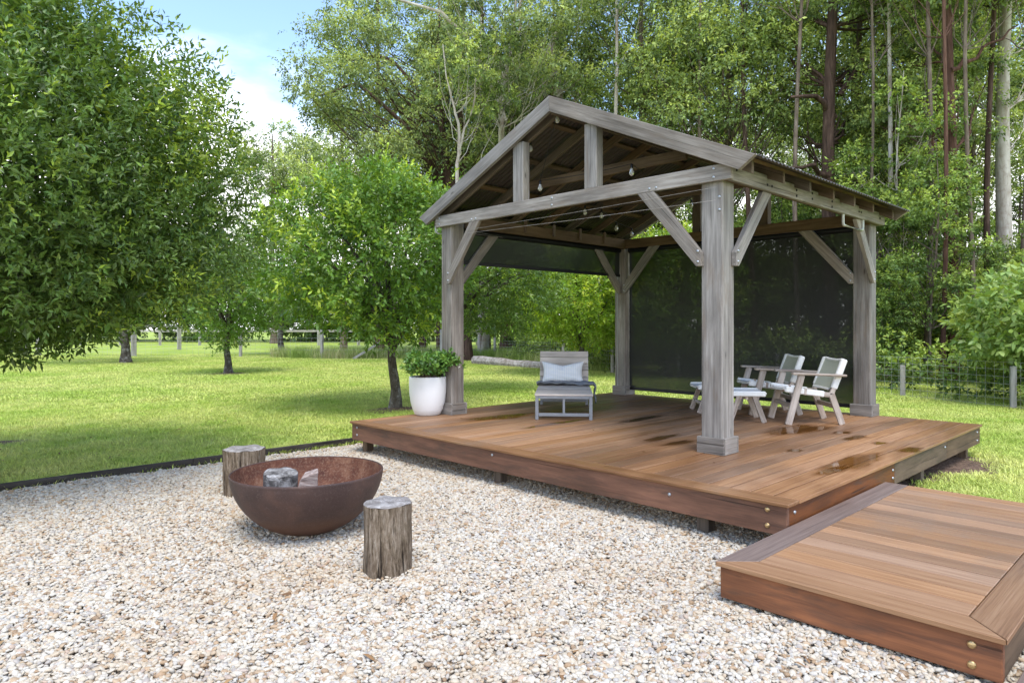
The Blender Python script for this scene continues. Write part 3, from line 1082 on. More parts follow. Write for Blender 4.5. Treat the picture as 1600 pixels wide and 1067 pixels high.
def slope_bar(name, x, side, y_in, y_out, drop, w, h, mat, ends='plumb'):
    """rafter-like timber whose top lies 'drop' below the roof top plane, from ridge y_in to eave y_out distances from centre"""
    s = side
    bm = bmesh.new()
    L = []
    pts = [(y_in, -drop), (y_out, -drop), (y_out, -drop - h), (y_in, -drop - h)]
    if ends == 'barge':
        pts = [(y_in, -drop), (y_out, -drop), (y_out - 0.16, -drop - h), (y_in, -drop - h)]
    ang = -th * 1
    mid = (y_in + y_out) / 2
    X = Vector((0, s * math.cos(th), -math.sin(th)))
    Y = Vector((1, 0, 0)) if s > 0 else Vector((-1, 0, 0))
    Y = -Y
    Z = X.cross(Y)
    base = Vector((x, PC + s * mid, AZ - SL * mid))
    P = [Vector((x, PC + s * d, AZ - SL * d + q)) for d, q in pts]
    loc = [(X.dot(p - base), Z.dot(p - base)) for p in P]
    lo = [bm.verts.new((u, -w / 2, v)) for u, v in loc]
    hi = [bm.verts.new((u, w / 2, v)) for u, v in loc]
    bm.faces.new(lo)
    bm.faces.new(hi[::-1])
    for i in range(4):
        bm.faces.new((lo[i], hi[i], hi[(i + 1) % 4], lo[(i + 1) % 4]))
    bmesh.ops.recalc_face_normals(bm, faces=list(bm.faces))
    bmesh.ops.bevel(bm, geom=list(bm.edges), offset=0.004, segments=1, affect='EDGES')
    me = bm_mesh(bm, name)
    m = Matrix((X, Y, Z)).transposed()
    return link(name, me, mat, pav, base - Vector(pav.location), m.to_euler())


HS = PC - EY
for s in (1, -1):
    slope_bar('barge_board', xo0 - 0.027, s, 0.0015, HS, -0.012, 0.05, 0.182, G, 'barge')
    slope_bar('barge_board', PX1 + 0.08, s, 0.0015, HS, -0.012, 0.05, 0.182, G, 'barge')
    for x in (1.36, 2.0, 2.62, 3.24, 3.86, 4.48, 5.2):
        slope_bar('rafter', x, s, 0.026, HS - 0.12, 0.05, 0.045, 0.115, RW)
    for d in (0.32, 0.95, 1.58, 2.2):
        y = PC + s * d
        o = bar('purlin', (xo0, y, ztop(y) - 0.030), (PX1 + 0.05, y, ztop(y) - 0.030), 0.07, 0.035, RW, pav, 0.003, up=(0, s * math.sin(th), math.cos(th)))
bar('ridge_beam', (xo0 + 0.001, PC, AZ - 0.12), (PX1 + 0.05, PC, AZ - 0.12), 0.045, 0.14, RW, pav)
# collar tie of the first inner truss
bar('collar_tie', (1.955, PC - 1.30, 3.455), (1.955, PC + 1.30, 3.455), 0.045, 0.115, RW, pav)
bar('collar_tie', (3.815, PC - 1.30, 3.455), (3.815, PC + 1.30, 3.455), 0.045, 0.115, RW, pav)
# gable struts
for d in (-0.56, 0.56):
    y = PC + d
    hz_ = ztop(y) - 0.185
    box('gable_strut', (xo0 + 0.004, y - 0.085, BT - 0.002), (xo0 + 0.12, y + 0.085, hz_ + 0.03), G, pav, 0.005, 'Z')
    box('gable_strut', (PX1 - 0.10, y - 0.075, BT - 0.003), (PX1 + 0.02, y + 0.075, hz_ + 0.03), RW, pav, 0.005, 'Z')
for s in (1, -1):      # blocks that tie the rafter feet to the beams
    for x in (2.62, 3.24, 3.86, 4.48):
        y = PY1 - PS - 0.062 if s > 0 else PY0 + 0.02
        box('rafter_block', (x - 0.02, y - 0.017, BB + 0.03), (x + 0.02, y + 0.015, BT + 0.06), RW, pav, 0.003, 'Z')
# corrugated sheets
for s in (1, -1):
    nx = 60 * 8
    xs = np.linspace(xo0 + 0.001, PX1 + 0.06, nx)
    zz = 0.008 * np.sin(xs / 0.076 * 2 * math.pi)
    V = []
    for d in (0.004, HS * 0.5, HS + 0.02):
        V.append(np.stack([xs, np.full(nx, PC + s * d), AZ - SL * d + 0.004 + zz], 1))
    V = np.concatenate(V)
    up_ = V.copy()
    up_[:, 2] += 0.004
    i = np.arange(nx - 1)
    Fq = []
    for r_ in (0, 1):
        Fq.append(np.stack([r_ * nx + i, r_ * nx + i + 1, (r_ + 1) * nx + i + 1, (r_ + 1) * nx + i], 1))
    Fq = np.concatenate(Fq)
    n0 = len(V)
    rim = np.stack([2 * nx + i, 2 * nx + i + 1, n0 + 2 * nx + i + 1, n0 + 2 * nx + i], 1)
    me = arr_mesh('roof_sheet', np.concatenate([V, up_]) - np.array(pav.location), [np.concatenate([Fq, Fq[:, ::-1] + n0, rim])], smooth=True)
    o = link('roof_sheet', me, M['roof'], pav)
me = arr_mesh('ridge_cap', np.array([(xo0 - 0.05, PC - 0.13, ztop(PC - 0.13) + 0.02), (PX1 + 0.08, PC - 0.13, ztop(PC - 0.13) + 0.02), (xo0 - 0.05, PC, AZ + 0.026), (PX1 + 0.08, PC, AZ + 0.026),
                                     (xo0 - 0.05, PC + 0.13, ztop(PC + 0.13) + 0.02), (PX1 + 0.08, PC + 0.13, ztop(PC + 0.13) + 0.02)]) - np.array(pav.location), [np.array([(0, 1, 3, 2), (2, 3, 5, 4)])])
link('ridge_cap', me, M['roof'], pav)

# pipe hanging from the side beam
a = Acc()
a.tube([(4.02, yo0 + 0.03, BB), (4.02, yo0 + 0.03, BB - 0.10), (4.03, yo0 + 0.03, BB - 0.125), (4.06, yo0 + 0.03, BB - 0.135), (4.62, yo0 + 0.03, BB - 0.14), (4.66, yo0 + 0.03, BB - 0.13), (4.675, yo0 + 0.03, BB - 0.10), (4.675, yo0 + 0.03, BB)], 0.016, 8)
tag(link('conduit_pipe', a.mesh('conduit_pipe'), M['pipe']), 'pale grey bent pipe hanging under the eaves beam at the back corner post', 'pipe')
a = Acc()
a.tube([(PX0 - 0.02, PY1 + 0.10, BB + 0.02), (PX0 - 0.02, PY1 + 0.10, BB - 0.05), (PX0 + 0.02, PY1 + 0.10, BB - 0.07), (PX0 + 0.15, PY1 + 0.10, BB - 0.07)], 0.012, 8)
tag(link('conduit_pipe', a.mesh('conduit_pipe'), M['pipe']), 'small pale pipe elbow under the roof corner by the potted plant post', 'pipe')

# thin wires below the front tie beam
for (z0, z1, y0, y1, lab) in [(2.88, 2.84, 1.2, 4.75, 'upper of two thin wires stretched below the front tie beam'), (2.76, 2.80, 1.2, 4.75, 'lower of two thin wires stretched below the front tie beam')]:
    a = Acc()
    a.tube([(xo0 - 0.012, y0, z0), (xo0 - 0.010, (y0 + y1) / 2, (z0 + z1) / 2 - 0.01), (xo0 - 0.012, y1, z1), (PX0 + 0.9, PY1 - PS - 0.05, 2.86)], 0.0017, 4)
    tag(link('wire', a.mesh('wire'), M['fence_wood']), lab, 'wire')


# ------------------------------------------------------------------ roller blinds
def blind(axis, fixed, a0, a1, z0, z1, label):
    e = empty('roller_blind', (fixed, (a0 + a1) / 2, z0) if axis == 'x' else ((a0 + a1) / 2, fixed, z0), 0, label, 'blind')
    L = a1 - a0

    def pt(a, z, off=0.0):
        return (fixed + off, a, z) if axis == 'x' else (a, fixed + off, z)
    n = 12
    V = []
    F = []
    for i in range(n + 1):
        for j in range(n + 1):
            u, v = i / n, j / n
            V.append(Vector(pt(a0 + L * u, z0 + (z1 - z0) * v, 0.006 * math.sin(u * 9 + v * 2) * (1 - v))) - Vector(e.location))
    for i in range(n):
        for j in range(n):
            F.append((i * (n + 1) + j, (i + 1) * (n + 1) + j, (i + 1) * (n + 1) + j + 1, i * (n + 1) + j + 1))
    link('fabric', arr_mesh('fabric', np.array(V), [np.array(F)], smooth=True), M['blind'], e)
    bar('bottom_rail', pt(a0, z0 - 0.025), pt(a1, z0 - 0.025), 0.03, 0.05, M['black'], e, 0.006)
    a = Acc()
    a.tube([Vector(pt(a0, z1)) - Vector(e.location), Vector(pt(a1, z1)) - Vector(e.location)], 0.045, 12)
    link('roller_tube', a.mesh('roller_tube'), M['black'], e)
    for q in (a0 + 0.012, a1 - 0.012):
        bar('guide_cord', pt(q, DZ + 0.02, 0.03), pt(q, z1, 0.03), 0.006, 0.006, M['wire'], e, 0)
    return e


blind('x', PX1 - PS / 2, PY0 + PS + 0.012, PY1 - PS - 0.012, DZ + 0.135, BB - 0.03, 'dark see-through blind drawn down across the back of the pavilion')
blind('y', PY1 - PS / 2, PX0 + PS + 0.012, PX1 - PS - 0.012, 2.50, BB - 0.03, 'dark blind rolled most of the way up above the grass side opening')

# ------------------------------------------------------------------ festoon lights
fest = empty('festoon_lights', (PX0 + 0.3, PC, 3.3), 0, 'black string of clear festoon bulbs hung under the pavilion roof', 'string lights')
bulbs = [(871, 176, 7.95), (829, 222, 8.4), (844, 283, 8.35), (987, 257, 7.4), (914, 322, 9.6), (940, 328, 9.9), (963, 348, 10.4), (987, 357, 10.7), (1080, 312, 10.5)]
pts3 = []
bm_b = lathe('bulb', [(0.013, -0.045), (0.022, -0.065), (0.032, -0.095), (0.033, -0.115), (0.025, -0.138), (0.001, -0.15)], 12)
bm_s = lathe('socket', [(0.001, 0.004), (0.017, 0.0), (0.019, -0.045), (0.014, -0.052), (0.001, -0.052)], 10)
for (px, py, D) in bulbs:
    x, y = bear(px, D)
    z = zat(py, D)
    z = min(z, ztop(y) - 0.07)
    pts3.append(Vector((x, y, z)))
for p in pts3:
    s_ = link('socket', bm_s, M['black'], fest, p - Vector(fest.location))
    link('bulb', bm_b, M['glass'], s_)
    s_.scale = (0.85, 0.85, 0.85)
order = [1, 0, 2, 3, 8, 4, 5, 6, 7]
a = Acc()
seq = [pts3[i] for i in order]
for p, q in zip(seq[:-1], seq[1:]):
    c = []
    for t in np.linspace(0, 1, 8):
        m_ = p.lerp(q, float(t)) + Vector((0, 0, 0.006 - 0.06 * (p - q).length * t * (1 - t)))
        c.append(m_ - Vector(fest.location))
    a.tube(c, 0.004, 5)
link('cable', a.mesh('cable'), M['black'], fest)

# ------------------------------------------------------------------ lounger, cushion, throw
LR = R(41.5)
lx, ly = 1.985, 3.775
lg = empty('sun_lounger', (lx, ly, DZ), LR, 'grey metal sun lounger with silvered timber slats on the deck', 'lounger')
gm = M['grey_metal']
W2 = 0.365
HT = 0.305
for sx in (0.025, 1.72):
    for sy in (-1, 1):
        bar('leg', (sx, sy * (W2 - 0.022), 0), (sx, sy * (W2 - 0.022), HT), 0.042, 0.042, gm, lg, 0.004, up=(1, 0, 0), local=True)
    bar('stretcher', (sx, -W2 + 0.045, 0.065), (sx, W2 - 0.045, 0.065), 0.035, 0.04, gm, lg, 0.004, local=True)
    bar('upright', (sx, 0, 0.087), (sx, 0, HT - 0.002), 0.03, 0.03, gm, lg, 0.003, up=(1, 0, 0), local=True)
for sy in (-1, 1):
    bar('side_rail', (0.048, sy * (W2 - 0.02), HT - 0.022), (1.70, sy * (W2 - 0.02), HT - 0.022), 0.035, 0.04, gm, lg, 0.004, local=True)
bar('front_rail', (0.026, -W2 + 0.045, HT - 0.02), (0.026, W2 - 0.045, HT - 0.02), 0.04, 0.035, gm, lg, 0.004, local=True)
bar('end_rail', (1.74, -W2 + 0.001, HT + 0.005), (1.74, W2 - 0.001, HT + 0.005), 0.03, 0.045, gm, lg, 0.004, local=True)
ns = 12
for i in range(ns):
    x0 = 0.0 + i * 1.70 / ns
    bar('slat', (x0 + 0.07, -W2 - 0.008, HT + 0.012), (x0 + 0.07, W2 + 0.008, HT + 0.012), 1.70 / ns - 0.008, 0.022, M['slat_wood'], lg, 0.003, local=True)
bd = Vector((math.sin(R(20)), 0, math.cos(R(20))))
bn = Vector((-math.cos(R(20)), 0, math.sin(R(20))))
b0 = Vector((1.60, 0, HT + 0.03))
for i in range(5):
    c = b0 + bd * (0.055 + i * 0.100)
    bar('back_slat', (c.x, -W2 + 0.0, c.z), (c.x, W2 - 0.0, c.z), 0.022, 0.094, M['slat_wood'], lg, 0.003, up=tuple(bd), local=True)
for sy in (-1, 1):
    p = b0 - bn * 0.026
    q = p + bd * 0.47
    bar('back_frame', (p.x, sy * (W2 - 0.06), p.z), (q.x, sy * (W2 - 0.06), q.z), 0.03, 0.03, gm, lg, 0.003, up=(1, 0, 0), local=True)
    bar('back_stay', (1.80, sy * (W2 - 0.03), HT - 0.02), (q.x - 0.03, sy * (W2 - 0.03), q.z - 0.14), 0.02, 0.02, gm, lg, 0.003, up=(1, 0, 0), local=True)


def l2w(x, y, z):
    return (lx + x * math.cos(LR) - y * math.sin(LR), ly + x * math.sin(LR) + y * math.cos(LR), DZ + z)


# cushion: wide, two peaked corners and a dent in the middle of the top edge
nu, nv = 36, 22
V = []
F = []
for side in (1, -1):
    for i in range(nu + 1):
        for j in range(nv + 1):
            u = -1 + 2 * i / nu
            v = -1 + 2 * j / nv
            au = abs(u)
            y = 0.315 * u * (1 - 0.10 * (1 - v * v))
            if v > 0:
                z = 0.175 * v * (1 - 0.40 * (1 - au) ** 1.15)
            else:
                z = 0.150 * v * (1 - 0.03 * (1 - u * u))
            t = 0.085 * max(0, (1 - u ** 4)) ** 0.55 * max(0, (1 - v ** 4)) ** 0.55
            if v > 0:
                t *= 1 - 0.45 * math.exp(-(u / 0.16) ** 2) * v
            t *= 1 + 0.06 * math.sin(7 * u + 3 * v) + 0.05 * math.sin(11 * v - 5 * u)
            V.append((side * t, y, z))
o_ = 0
for s_ in range(2):
    for i in range(nu):
        for j in range(nv):
            q = [o_ + i * (nv + 1) + j, o_ + (i + 1) * (nv + 1) + j, o_ + (i + 1) * (nv + 1) + j + 1, o_ + i * (nv + 1) + j + 1]
            F.append(q if s_ == 0 else q[::-1])
    o_ += (nu + 1) * (nv + 1)
cu = link('cushion', arr_mesh('cushion', np.array(V), [np.array(F)], smooth=True), M['cushion'], None, l2w(1.545, 0.02, HT + 0.035 + 0.155), (0, R(17), LR))
tag(cu, 'pale blue striped cushion with peaked corners leaning on the lounger backrest', 'cushion')

# throw: folded strip across the seat, its end hanging over the side
V = []
F = []
prof = []
for i in range(60):
    s_ = i / 59 * 1.08
    if s_ < 0.80:
        prof.append((W2 + 0.03 - s_, HT + 0.040 + 0.006 * math.sin(i * 0.7)))
    else:
        q = s_ - 0.80
        r_ = 0.035
        if q < r_ * 1.57:
            aa = q / r_
            prof.append((W2 + 0.03 - 0.80 - r_ * math.sin(aa), HT + 0.040 - r_ * (1 - math.cos(aa))))
        else:
            prof.append((W2 + 0.03 - 0.80 - r_ - 0.01 * math.sin(q * 30), HT + 0.040 - r_ - (q - r_ * 1.57)))
nw = 14
for i, (py_, pz_) in enumerate(prof):
    for j in range(nw + 1):
        v = j / nw
        fold = 0.012 * math.sin(v * 9 + i * 0.12) + 0.010 * math.sin(v * 21 + i * 0.3) + 0.016 * (1 if v < 0.5 else 0.2)
        xx = 1.17 + 0.27 * v + 0.05 * math.sin(i * 0.08) + 0.07 * (i / 59 - 0.5)
        V.append((xx, py_, pz_ + fold))
for i in range(len(prof) - 1):
    for j in range(nw):
        F.append((i * (nw + 1) + j, i * (nw + 1) + j + 1, (i + 1) * (nw + 1) + j + 1, (i + 1) * (nw + 1) + j))
me = arr_mesh('throw_blanket', np.array(V), [np.array(F)], smooth=True)
tb = link('throw_blanket', me, M['throw'], None, (lx, ly, DZ), (0, 0, LR))
sm = tb.modifiers.new('solid', 'SOLIDIFY')
sm.thickness = 0.018
tag(tb, 'folded grey knitted throw laid across the sun lounger', 'blanket')


# ------------------------------------------------------------------ armchairs and footstools
def sling(name, x0, x1, yw, z0, z1, thick, sag, mat, parent, wrap=0.0):
    """padded sling slab between two heights, sagging in the middle"""
    nu_, nv_ = 10, 10
    V = []
    for s_ in (1, -1):
        for i in range(nu_ + 1):
            for j in range(nv_ + 1):
                u = i / nu_
                v = -1 + 2 * j / nv_
                x_ = x0 + (x1 - x0) * u
                z_ = z0 + (z1 - z0) * u - sag * (1 - v * v) * math.sin(math.pi * (0.15 + 0.7 * u))
                e_ = (1 - abs(v) ** 8) ** 0.5 if abs(v) < 1 else 0
                e_ = 0.55 + 0.45 * e_
                e2 = 0.6 + 0.4 * math.sqrt(max(0, 1 - (2 * u - 1) ** 8))
                V.append((x_, yw * v, z_ + s_ * thick / 2 * e_ * e2))
    F = []
    m_ = (nu_ + 1) * (nv_ + 1)
    for s_ in range(2):
        for i in range(nu_):
            for j in range(nv_):
                q = [s_ * m_ + i * (nv_ + 1) + j, s_ * m_ + (i + 1) * (nv_ + 1) + j, s_ * m_ + (i + 1) * (nv_ + 1) + j + 1, s_ * m_ + i * (nv_ + 1) + j + 1]
                F.append(q if s_ == 0 else q[::-1])
    ring = [i * (nv_ + 1) for i in range(nu_ + 1)] + [nu_ * (nv_ + 1) + j for j in range(1, nv_ + 1)] + [i * (nv_ + 1) + nv_ for i in range(nu_ - 1, -1, -1)] + [j for j in range(nv_ - 1, 0, -1)]
    for a_, b_ in zip(ring, ring[1:] + ring[:1]):
        F.append([a_, b_, b_ + m_, a_ + m_])
    return link(name, arr_mesh(name, np.array(V), [np.array(F)], smooth=True), mat, parent)


def make_chair():
    t = empty('armchair', (0, 0, DZ))
    cw = M['chair_wood']
    for s in (1, -1):
        bar('front_leg', (0.315, s * 0.325, 0.0), (0.155, s * 0.325, 0.605), 0.042, 0.078, cw, t, 0.006, up=(1, 0, 0), local=True)
        bar('rear_leg', (-0.345, s * 0.275, 0.0), (-0.215, s * 0.275, 0.375), 0.042, 0.072, cw, t, 0.006, up=(1, 0, 0), local=True)
        bar('back_post', (-0.212, s * 0.275, 0.352), (-0.37, s * 0.275, 0.79), 0.040, 0.055, cw, t, 0.006, up=(1, 0, 0), local=True)
        bar('armrest', (0.27, s * 0.325, 0.622), (-0.37, s * 0.325, 0.598), 0.085, 0.028, cw, t, 0.008, local=True)
        bar('seat_rail', (0.32, s * 0.275, 0.425), (-0.25, s * 0.275, 0.352), 0.040, 0.062, cw, t, 0.006, local=True)
        # white sling wrapped round rail and back post
        bar('seat_wrap', (0.335, s * 0.275, 0.428), (-0.13, s * 0.275, 0.369), 0.058, 0.074, M['white_sling'], t, 0.012, local=True)
        bar('back_wrap', (-0.243, s * 0.275, 0.435), (-0.372, s * 0.275, 0.793), 0.052, 0.075, M['white_sling'], t, 0.012, up=(1, 0, 0), local=True)
        bar('keeper', (0.115, s * 0.275, 0.402), (0.085, s * 0.275, 0.398), 0.066, 0.081, cw, t, 0.003, local=True)
    bar('front_stretcher', (0.255, -0.30, 0.225), (0.255, 0.30, 0.225), 0.03, 0.055, cw, t, 0.005, local=True)
    bar('rear_stretcher', (-0.265, -0.254, 0.22), (-0.265, 0.254, 0.22), 0.03, 0.055, cw, t, 0.005, local=True)
    sling('seat', 0.345, -0.15, 0.262, 0.432, 0.372, 0.045, 0.035, M['white_sling'], t)
    # backrest canvas
    nu_, nv_ = 8, 10
    V = []
    F = []
    for s_ in (0, 1):
        for i in range(nu_ + 1):
            for j in range(nv_ + 1):
                u = i / nu_
                v = -1 + 2 * j / nv_
                bx = -0.205 - 0.152 * u - 0.018 * (1 - v * v) * math.sin(math.pi * (0.2 + 0.6 * u)) - s_ * 0.012
                bz = 0.425 + 0.365 * u - 0.016 * (1 - v * v) * (1 if u > 0.99 else u)
                V.append((bx, 0.255 * v, bz))
    m_ = (nu_ + 1) * (nv_ + 1)
    for s_ in range(2):
        for i in range(nu_):
            for j in range(nv_):
                q = [s_ * m_ + i * (nv_ + 1) + j, s_ * m_ + (i + 1) * (nv_ + 1) + j, s_ * m_ + (i + 1) * (nv_ + 1) + j + 1, s_ * m_ + i * (nv_ + 1) + j + 1]
                F.append(q)
    link('backrest', arr_mesh('backrest', np.array(V), [np.array(F)], smooth=True), M['canvas'], t)
    for (u0, nm) in ((0.0, 'back_hem'), (1.0, 'back_hem')):
        a = Acc()
        c = []
        for j in range(11):
            v = -1 + 2 * j / 10
            c.append((-0.211 - 0.152 * u0 - 0.018 * (1 - v * v) * math.sin(math.pi * (0.2 + 0.6 * u0)), 0.255 * v, 0.425 + 0.365 * u0 - 0.016 * (1 - v * v) * u0))
        a.tube(c, 0.016, 8)
        link(nm, a.mesh(nm), M['white_sling'], t)
    return t


def make_stool():
    t = empty('footstool', (0, 0, DZ))
    cw = M['chair_wood']
    for s in (1, -1):
        for q in (1, -1):
            bar('leg', (q * 0.205, s * 0.25, 0.0), (q * 0.085, s * 0.25, 0.345), 0.040, 0.062, cw, t, 0.005, up=(1, 0, 0), local=True)
        bar('end_rail', (-0.20, s * 0.25, 0.352), (0.20, s * 0.25, 0.352), 0.036, 0.05, cw, t, 0.005, local=True)
        bar('seat_wrap', (-0.222, s * 0.25, 0.356), (0.222, s * 0.25, 0.356), 0.056, 0.066, M['white_sling'], t, 0.012, local=True)
    bar('stretcher', (0.0, -0.235, 0.30), (0.0, 0.235, 0.30), 0.03, 0.04, cw, t, 0.004, local=True)
    bar('stretcher', (0.155, -0.235, 0.13), (0.155, 0.235, 0.13), 0.025, 0.045, cw, t, 0.004, local=True)
    sling('seat', 0.235, -0.235, 0.24, 0.362, 0.362, 0.045, 0.03, M['white_sling'], t)
    return t


def copy_tree(root, loc, rz):
    r_ = root.copy()
    C.objects.link(r_)
    r_.location = loc
    r_.rotation_euler = (0, 0, rz)
    for ch in root.children:
        c_ = ch.copy()
        C.objects.link(c_)
        c_.parent = r_
        for g_ in ch.children:
            d_ = g_.copy()
            C.objects.link(d_)
            d_.parent = c_
    return r_


CR = R(133)
ch1 = make_chair()
ch1.location = (4.085, 1.60, DZ)
ch1.rotation_euler = (0, 0, CR)
tag(ch1, 'white sling armchair with sage canvas back, nearer the back corner post', 'armchair', 'white sling armchairs on the deck')
ch2 = copy_tree(ch1, (4.60, 2.33, DZ), CR)
tag(ch2, 'white sling armchair with sage canvas back, farther one behind its twin', 'armchair', 'white sling armchairs on the deck')
so1 = make_stool()
so1.location = (3.66, 2.20, DZ)
so1.rotation_euler = (0, 0, CR - R(6))
tag(so1, 'white sling footstool with splayed legs in front of the nearer armchair', 'footstool', 'white footstools')
so2 = copy_tree(so1, (4.16, 2.96, DZ), CR)
tag(so2, 'white sling footstool mostly hidden behind the near corner post', 'footstool', 'white footstools')


# ------------------------------------------------------------------ leaves, numpy
def leaves(P, A, U, L, W, tint, simple=True, curl=0.15):
    """P base, A axis, U up hint; returns mesh arrays"""
    n = len(P)
    A = A / (np.linalg.norm(A, axis=1, keepdims=True) + 1e-9)
    S = np.cross(A, U)
    S /= np.linalg.norm(S, axis=1, keepdims=True) + 1e-9
    N = np.cross(S, A)
    L = L[:, None]
    W = W[:, None]
    if simple:
        V = np.stack([P, P + A * L * 0.45 + S * W * 0.5 + N * L * 0.05, P + A * L - N * L * curl * 0.5, P + A * L * 0.45 - S * W * 0.5 + N * L * 0.05], 1).reshape(-1, 3)
        b_ = (np.arange(n) * 4)[:, None]
        F = np.concatenate([b_ + np.array([[0, 1, 2]]), b_ + np.array([[0, 2, 3]])])
        return V, F, np.repeat(tint, 4)
    V = np.stack([P, P + A * L * 0.30 + S * W * 0.46 + N * L * 0.05, P + A * L * 0.30 - S * W * 0.46 + N * L * 0.05,
                  P + A * L * 0.68 + S * W * 0.38 - N * L * curl * 0.35, P + A * L * 0.68 - S * W * 0.38 - N * L * curl * 0.35, P + A * L - N * L * curl], 1).reshape(-1, 3)
    b_ = (np.arange(n) * 6)[:, None]
    F = np.concatenate([b_ + np.array([[0, 1, 2]]), b_ + np.array([[1, 3, 2]]), b_ + np.array([[2, 3, 4]]), b_ + np.array([[3, 5, 4]])])
    return V, F, np.repeat(tint, 6)


def unit(v):
    return v / (np.linalg.norm(v, axis=-1, keepdims=True) + 1e-9)


def twigs(P, D, n, tl, L, W, rg, tint, droop=0.0, simple=True, spread=0.9, up=0.5):
    """n leaves set alternately along each twig"""
    m = len(P)
    D = unit(D)
    ref = unit(rg.normal(size=(m, 3)))
    A1 = unit(np.cross(D, ref))
    B1 = np.cross(D, A1)
    ph = rg.uniform(0, 6.28, m)
    out = []
    for j in range(n):
        t = (j + 0.4) / n
        a = ph + j * 2.4
        rad = np.cos(a)[:, None] * A1 + np.sin(a)[:, None] * B1
        ax = D * (0.25 + 0.75 * t) + rad * spread * (1.15 - 0.6 * t) + np.array([0, 0, -droop]) + rg.normal(size=(m, 3)) * 0.18
        p = P + D * tl * t
        U = np.array([0, 0, up]) + rg.normal(size=(m, 3)) * 0.45 + D * 0.3
        l_ = L * rg.uniform(0.65, 1.2, m)
        out.append((p, ax, U, l_, W / L * l_ * rg.uniform(0.85, 1.15, m), np.clip(tint + rg.normal(size=m) * 0.06 + 0.10 * (t - 0.5), 0, 1)))
    P_, A_, U_, L_, W_, T_ = [np.concatenate([o[i] for o in out]) for i in range(6)]
    return leaves(P_, A_, U_, L_, W_, T_, simple)


def lobed(rg, k=16, amp=0.35, sharp=7.0):
    d = unit(rg.normal(size=(k, 3)))
    h = rg.uniform(0.4, 1.0, k)

    def f(q):
        dot = q @ d.T
        return 1 - amp * 0.55 + amp * np.max(np.exp((dot - 1) * sharp) * h, axis=1)
    return f


def crown_round(center, rad, M_, seed, n=8, tl=0.22, L=0.085, W=0.038, simple=True, inner=0.45, amp=0.35, fresh=0.08, droop=0.1, gaps=0.42, clip=None, zmin=None, base_tint=0.28, upb=0.35, lobes=16, outer=1.0):
    rg = np.random.default_rng(seed)
    f = lobed(rg, lobes, amp)
    q = unit(rg.normal(size=(M_, 3)))
    r = (inner ** 3 + (outer ** 3 - inner ** 3) * rg.uniform(0, 1, M_)) ** (1 / 3)
    m_ = f(q)
    P = q * (r * m_)[:, None] * np.array(rad) + np.array(center)
    k = rg.uniform(1.2, 2.6, (5, 3)) * 2.2 / np.mean(rad) ** 0.5
    ph = rg.uniform(0, 6.28, (5, 3))
    nz_ = sum(np.sin(P @ np.diag(k[i]) + ph[i]).prod(1) if False else np.sin(P[:, 0] * k[i, 0] + ph[i, 0]) * np.sin(P[:, 1] * k[i, 1] + ph[i, 1]) * np.sin(P[:, 2] * k[i, 2] + ph[i, 2]) for i in range(5))
    keep = nz_ > -gaps
    if zmin is not None:
        keep &= P[:, 2] > (zmin(P) if callable(zmin) else zmin)
    if clip is not None:
        keep &= clip(P)
    P = P[keep]
    q = q[keep]
    r = r[keep]
    D = unit(q * 0.75 + np.array([0, 0, upb]) + rg.normal(size=q.shape) * 0.5)
    tint = np.clip(base_tint + 0.12 * rg.normal(size=len(P)), 0, 0.6)
    nf = np.sin(P[:, 0] * 3.1 + seed) + np.sin(P[:, 1] * 2.7 + 2 * seed) + np.sin(P[:, 2] * 3.7 + 3 * seed)
    fr = rg.uniform(0, 1, len(P)) < fresh * np.clip(nf + 0.3, 0.1, 3.0) * (0.3 + 1.4 * (r > 0.8)) * (0.6 + 0.8 * (q[:, 2] > -0.1))
    tint[fr] = rg.uniform(0.7, 1.0, fr.sum())
    D[fr] = unit(D[fr] + np.array([0, 0, 0.5]))
    return twigs(P, D, n, tl, L, W, rg, tint, droop, simple)


def add_limbs(acc, base, tops, r0, seed, sides=6, wob=0.12):
    """limbs from a fork point to each target"""
    rg = np.random.default_rng(seed)
    base = np.array(base, float)
    for t in tops:
        t = np.array(t, float)
        n = 7
        s_ = np.linspace(0, 1, n)[:, None]
        d = t - base
        ln = np.linalg.norm(d)
        mid = np.array([d[0] * 0.35, d[1] * 0.35, d[2] * 0.65])
        P = base + 2 * s_ * (1 - s_) * mid + s_ ** 2 * d
        P[1:-1] += rg.normal(size=(n - 2, 3)) * wob * ln * 0.12
        acc.tube(P, r0 * (1 - 0.85 * s_[:, 0]), sides)


def put_tree(name, base, trunk_acc, crown, leafmat, barkmat, label, cat='tree', group=None, extra=None, origin=None):
    t = empty(name, base, 0, label, cat, group)
    bx_ = np.array(base)
    V = np.concatenate(trunk_acc.V) - bx_
    me = arr_mesh('trunk', V, [np.concatenate(f) for f in trunk_acc.F.values()], smooth=True)
    link('trunk', me, barkmat, t)
    Vc, Fc, Tc = crown
    me = arr_mesh('crown', Vc - bx_, [Fc], {'tint': Tc}, smooth=False)
    o = link('crown', me, leafmat, t)
    return t


def cat_leaves(parts):
    V = []
    F = []
    T = []
    n = 0
    for v, f, t in parts:
        V.append(v)
        F.append(f + n)
        T.append(t)
        n += len(v)
    return np.concatenate(V), np.concatenate(F), np.concatenate(T)


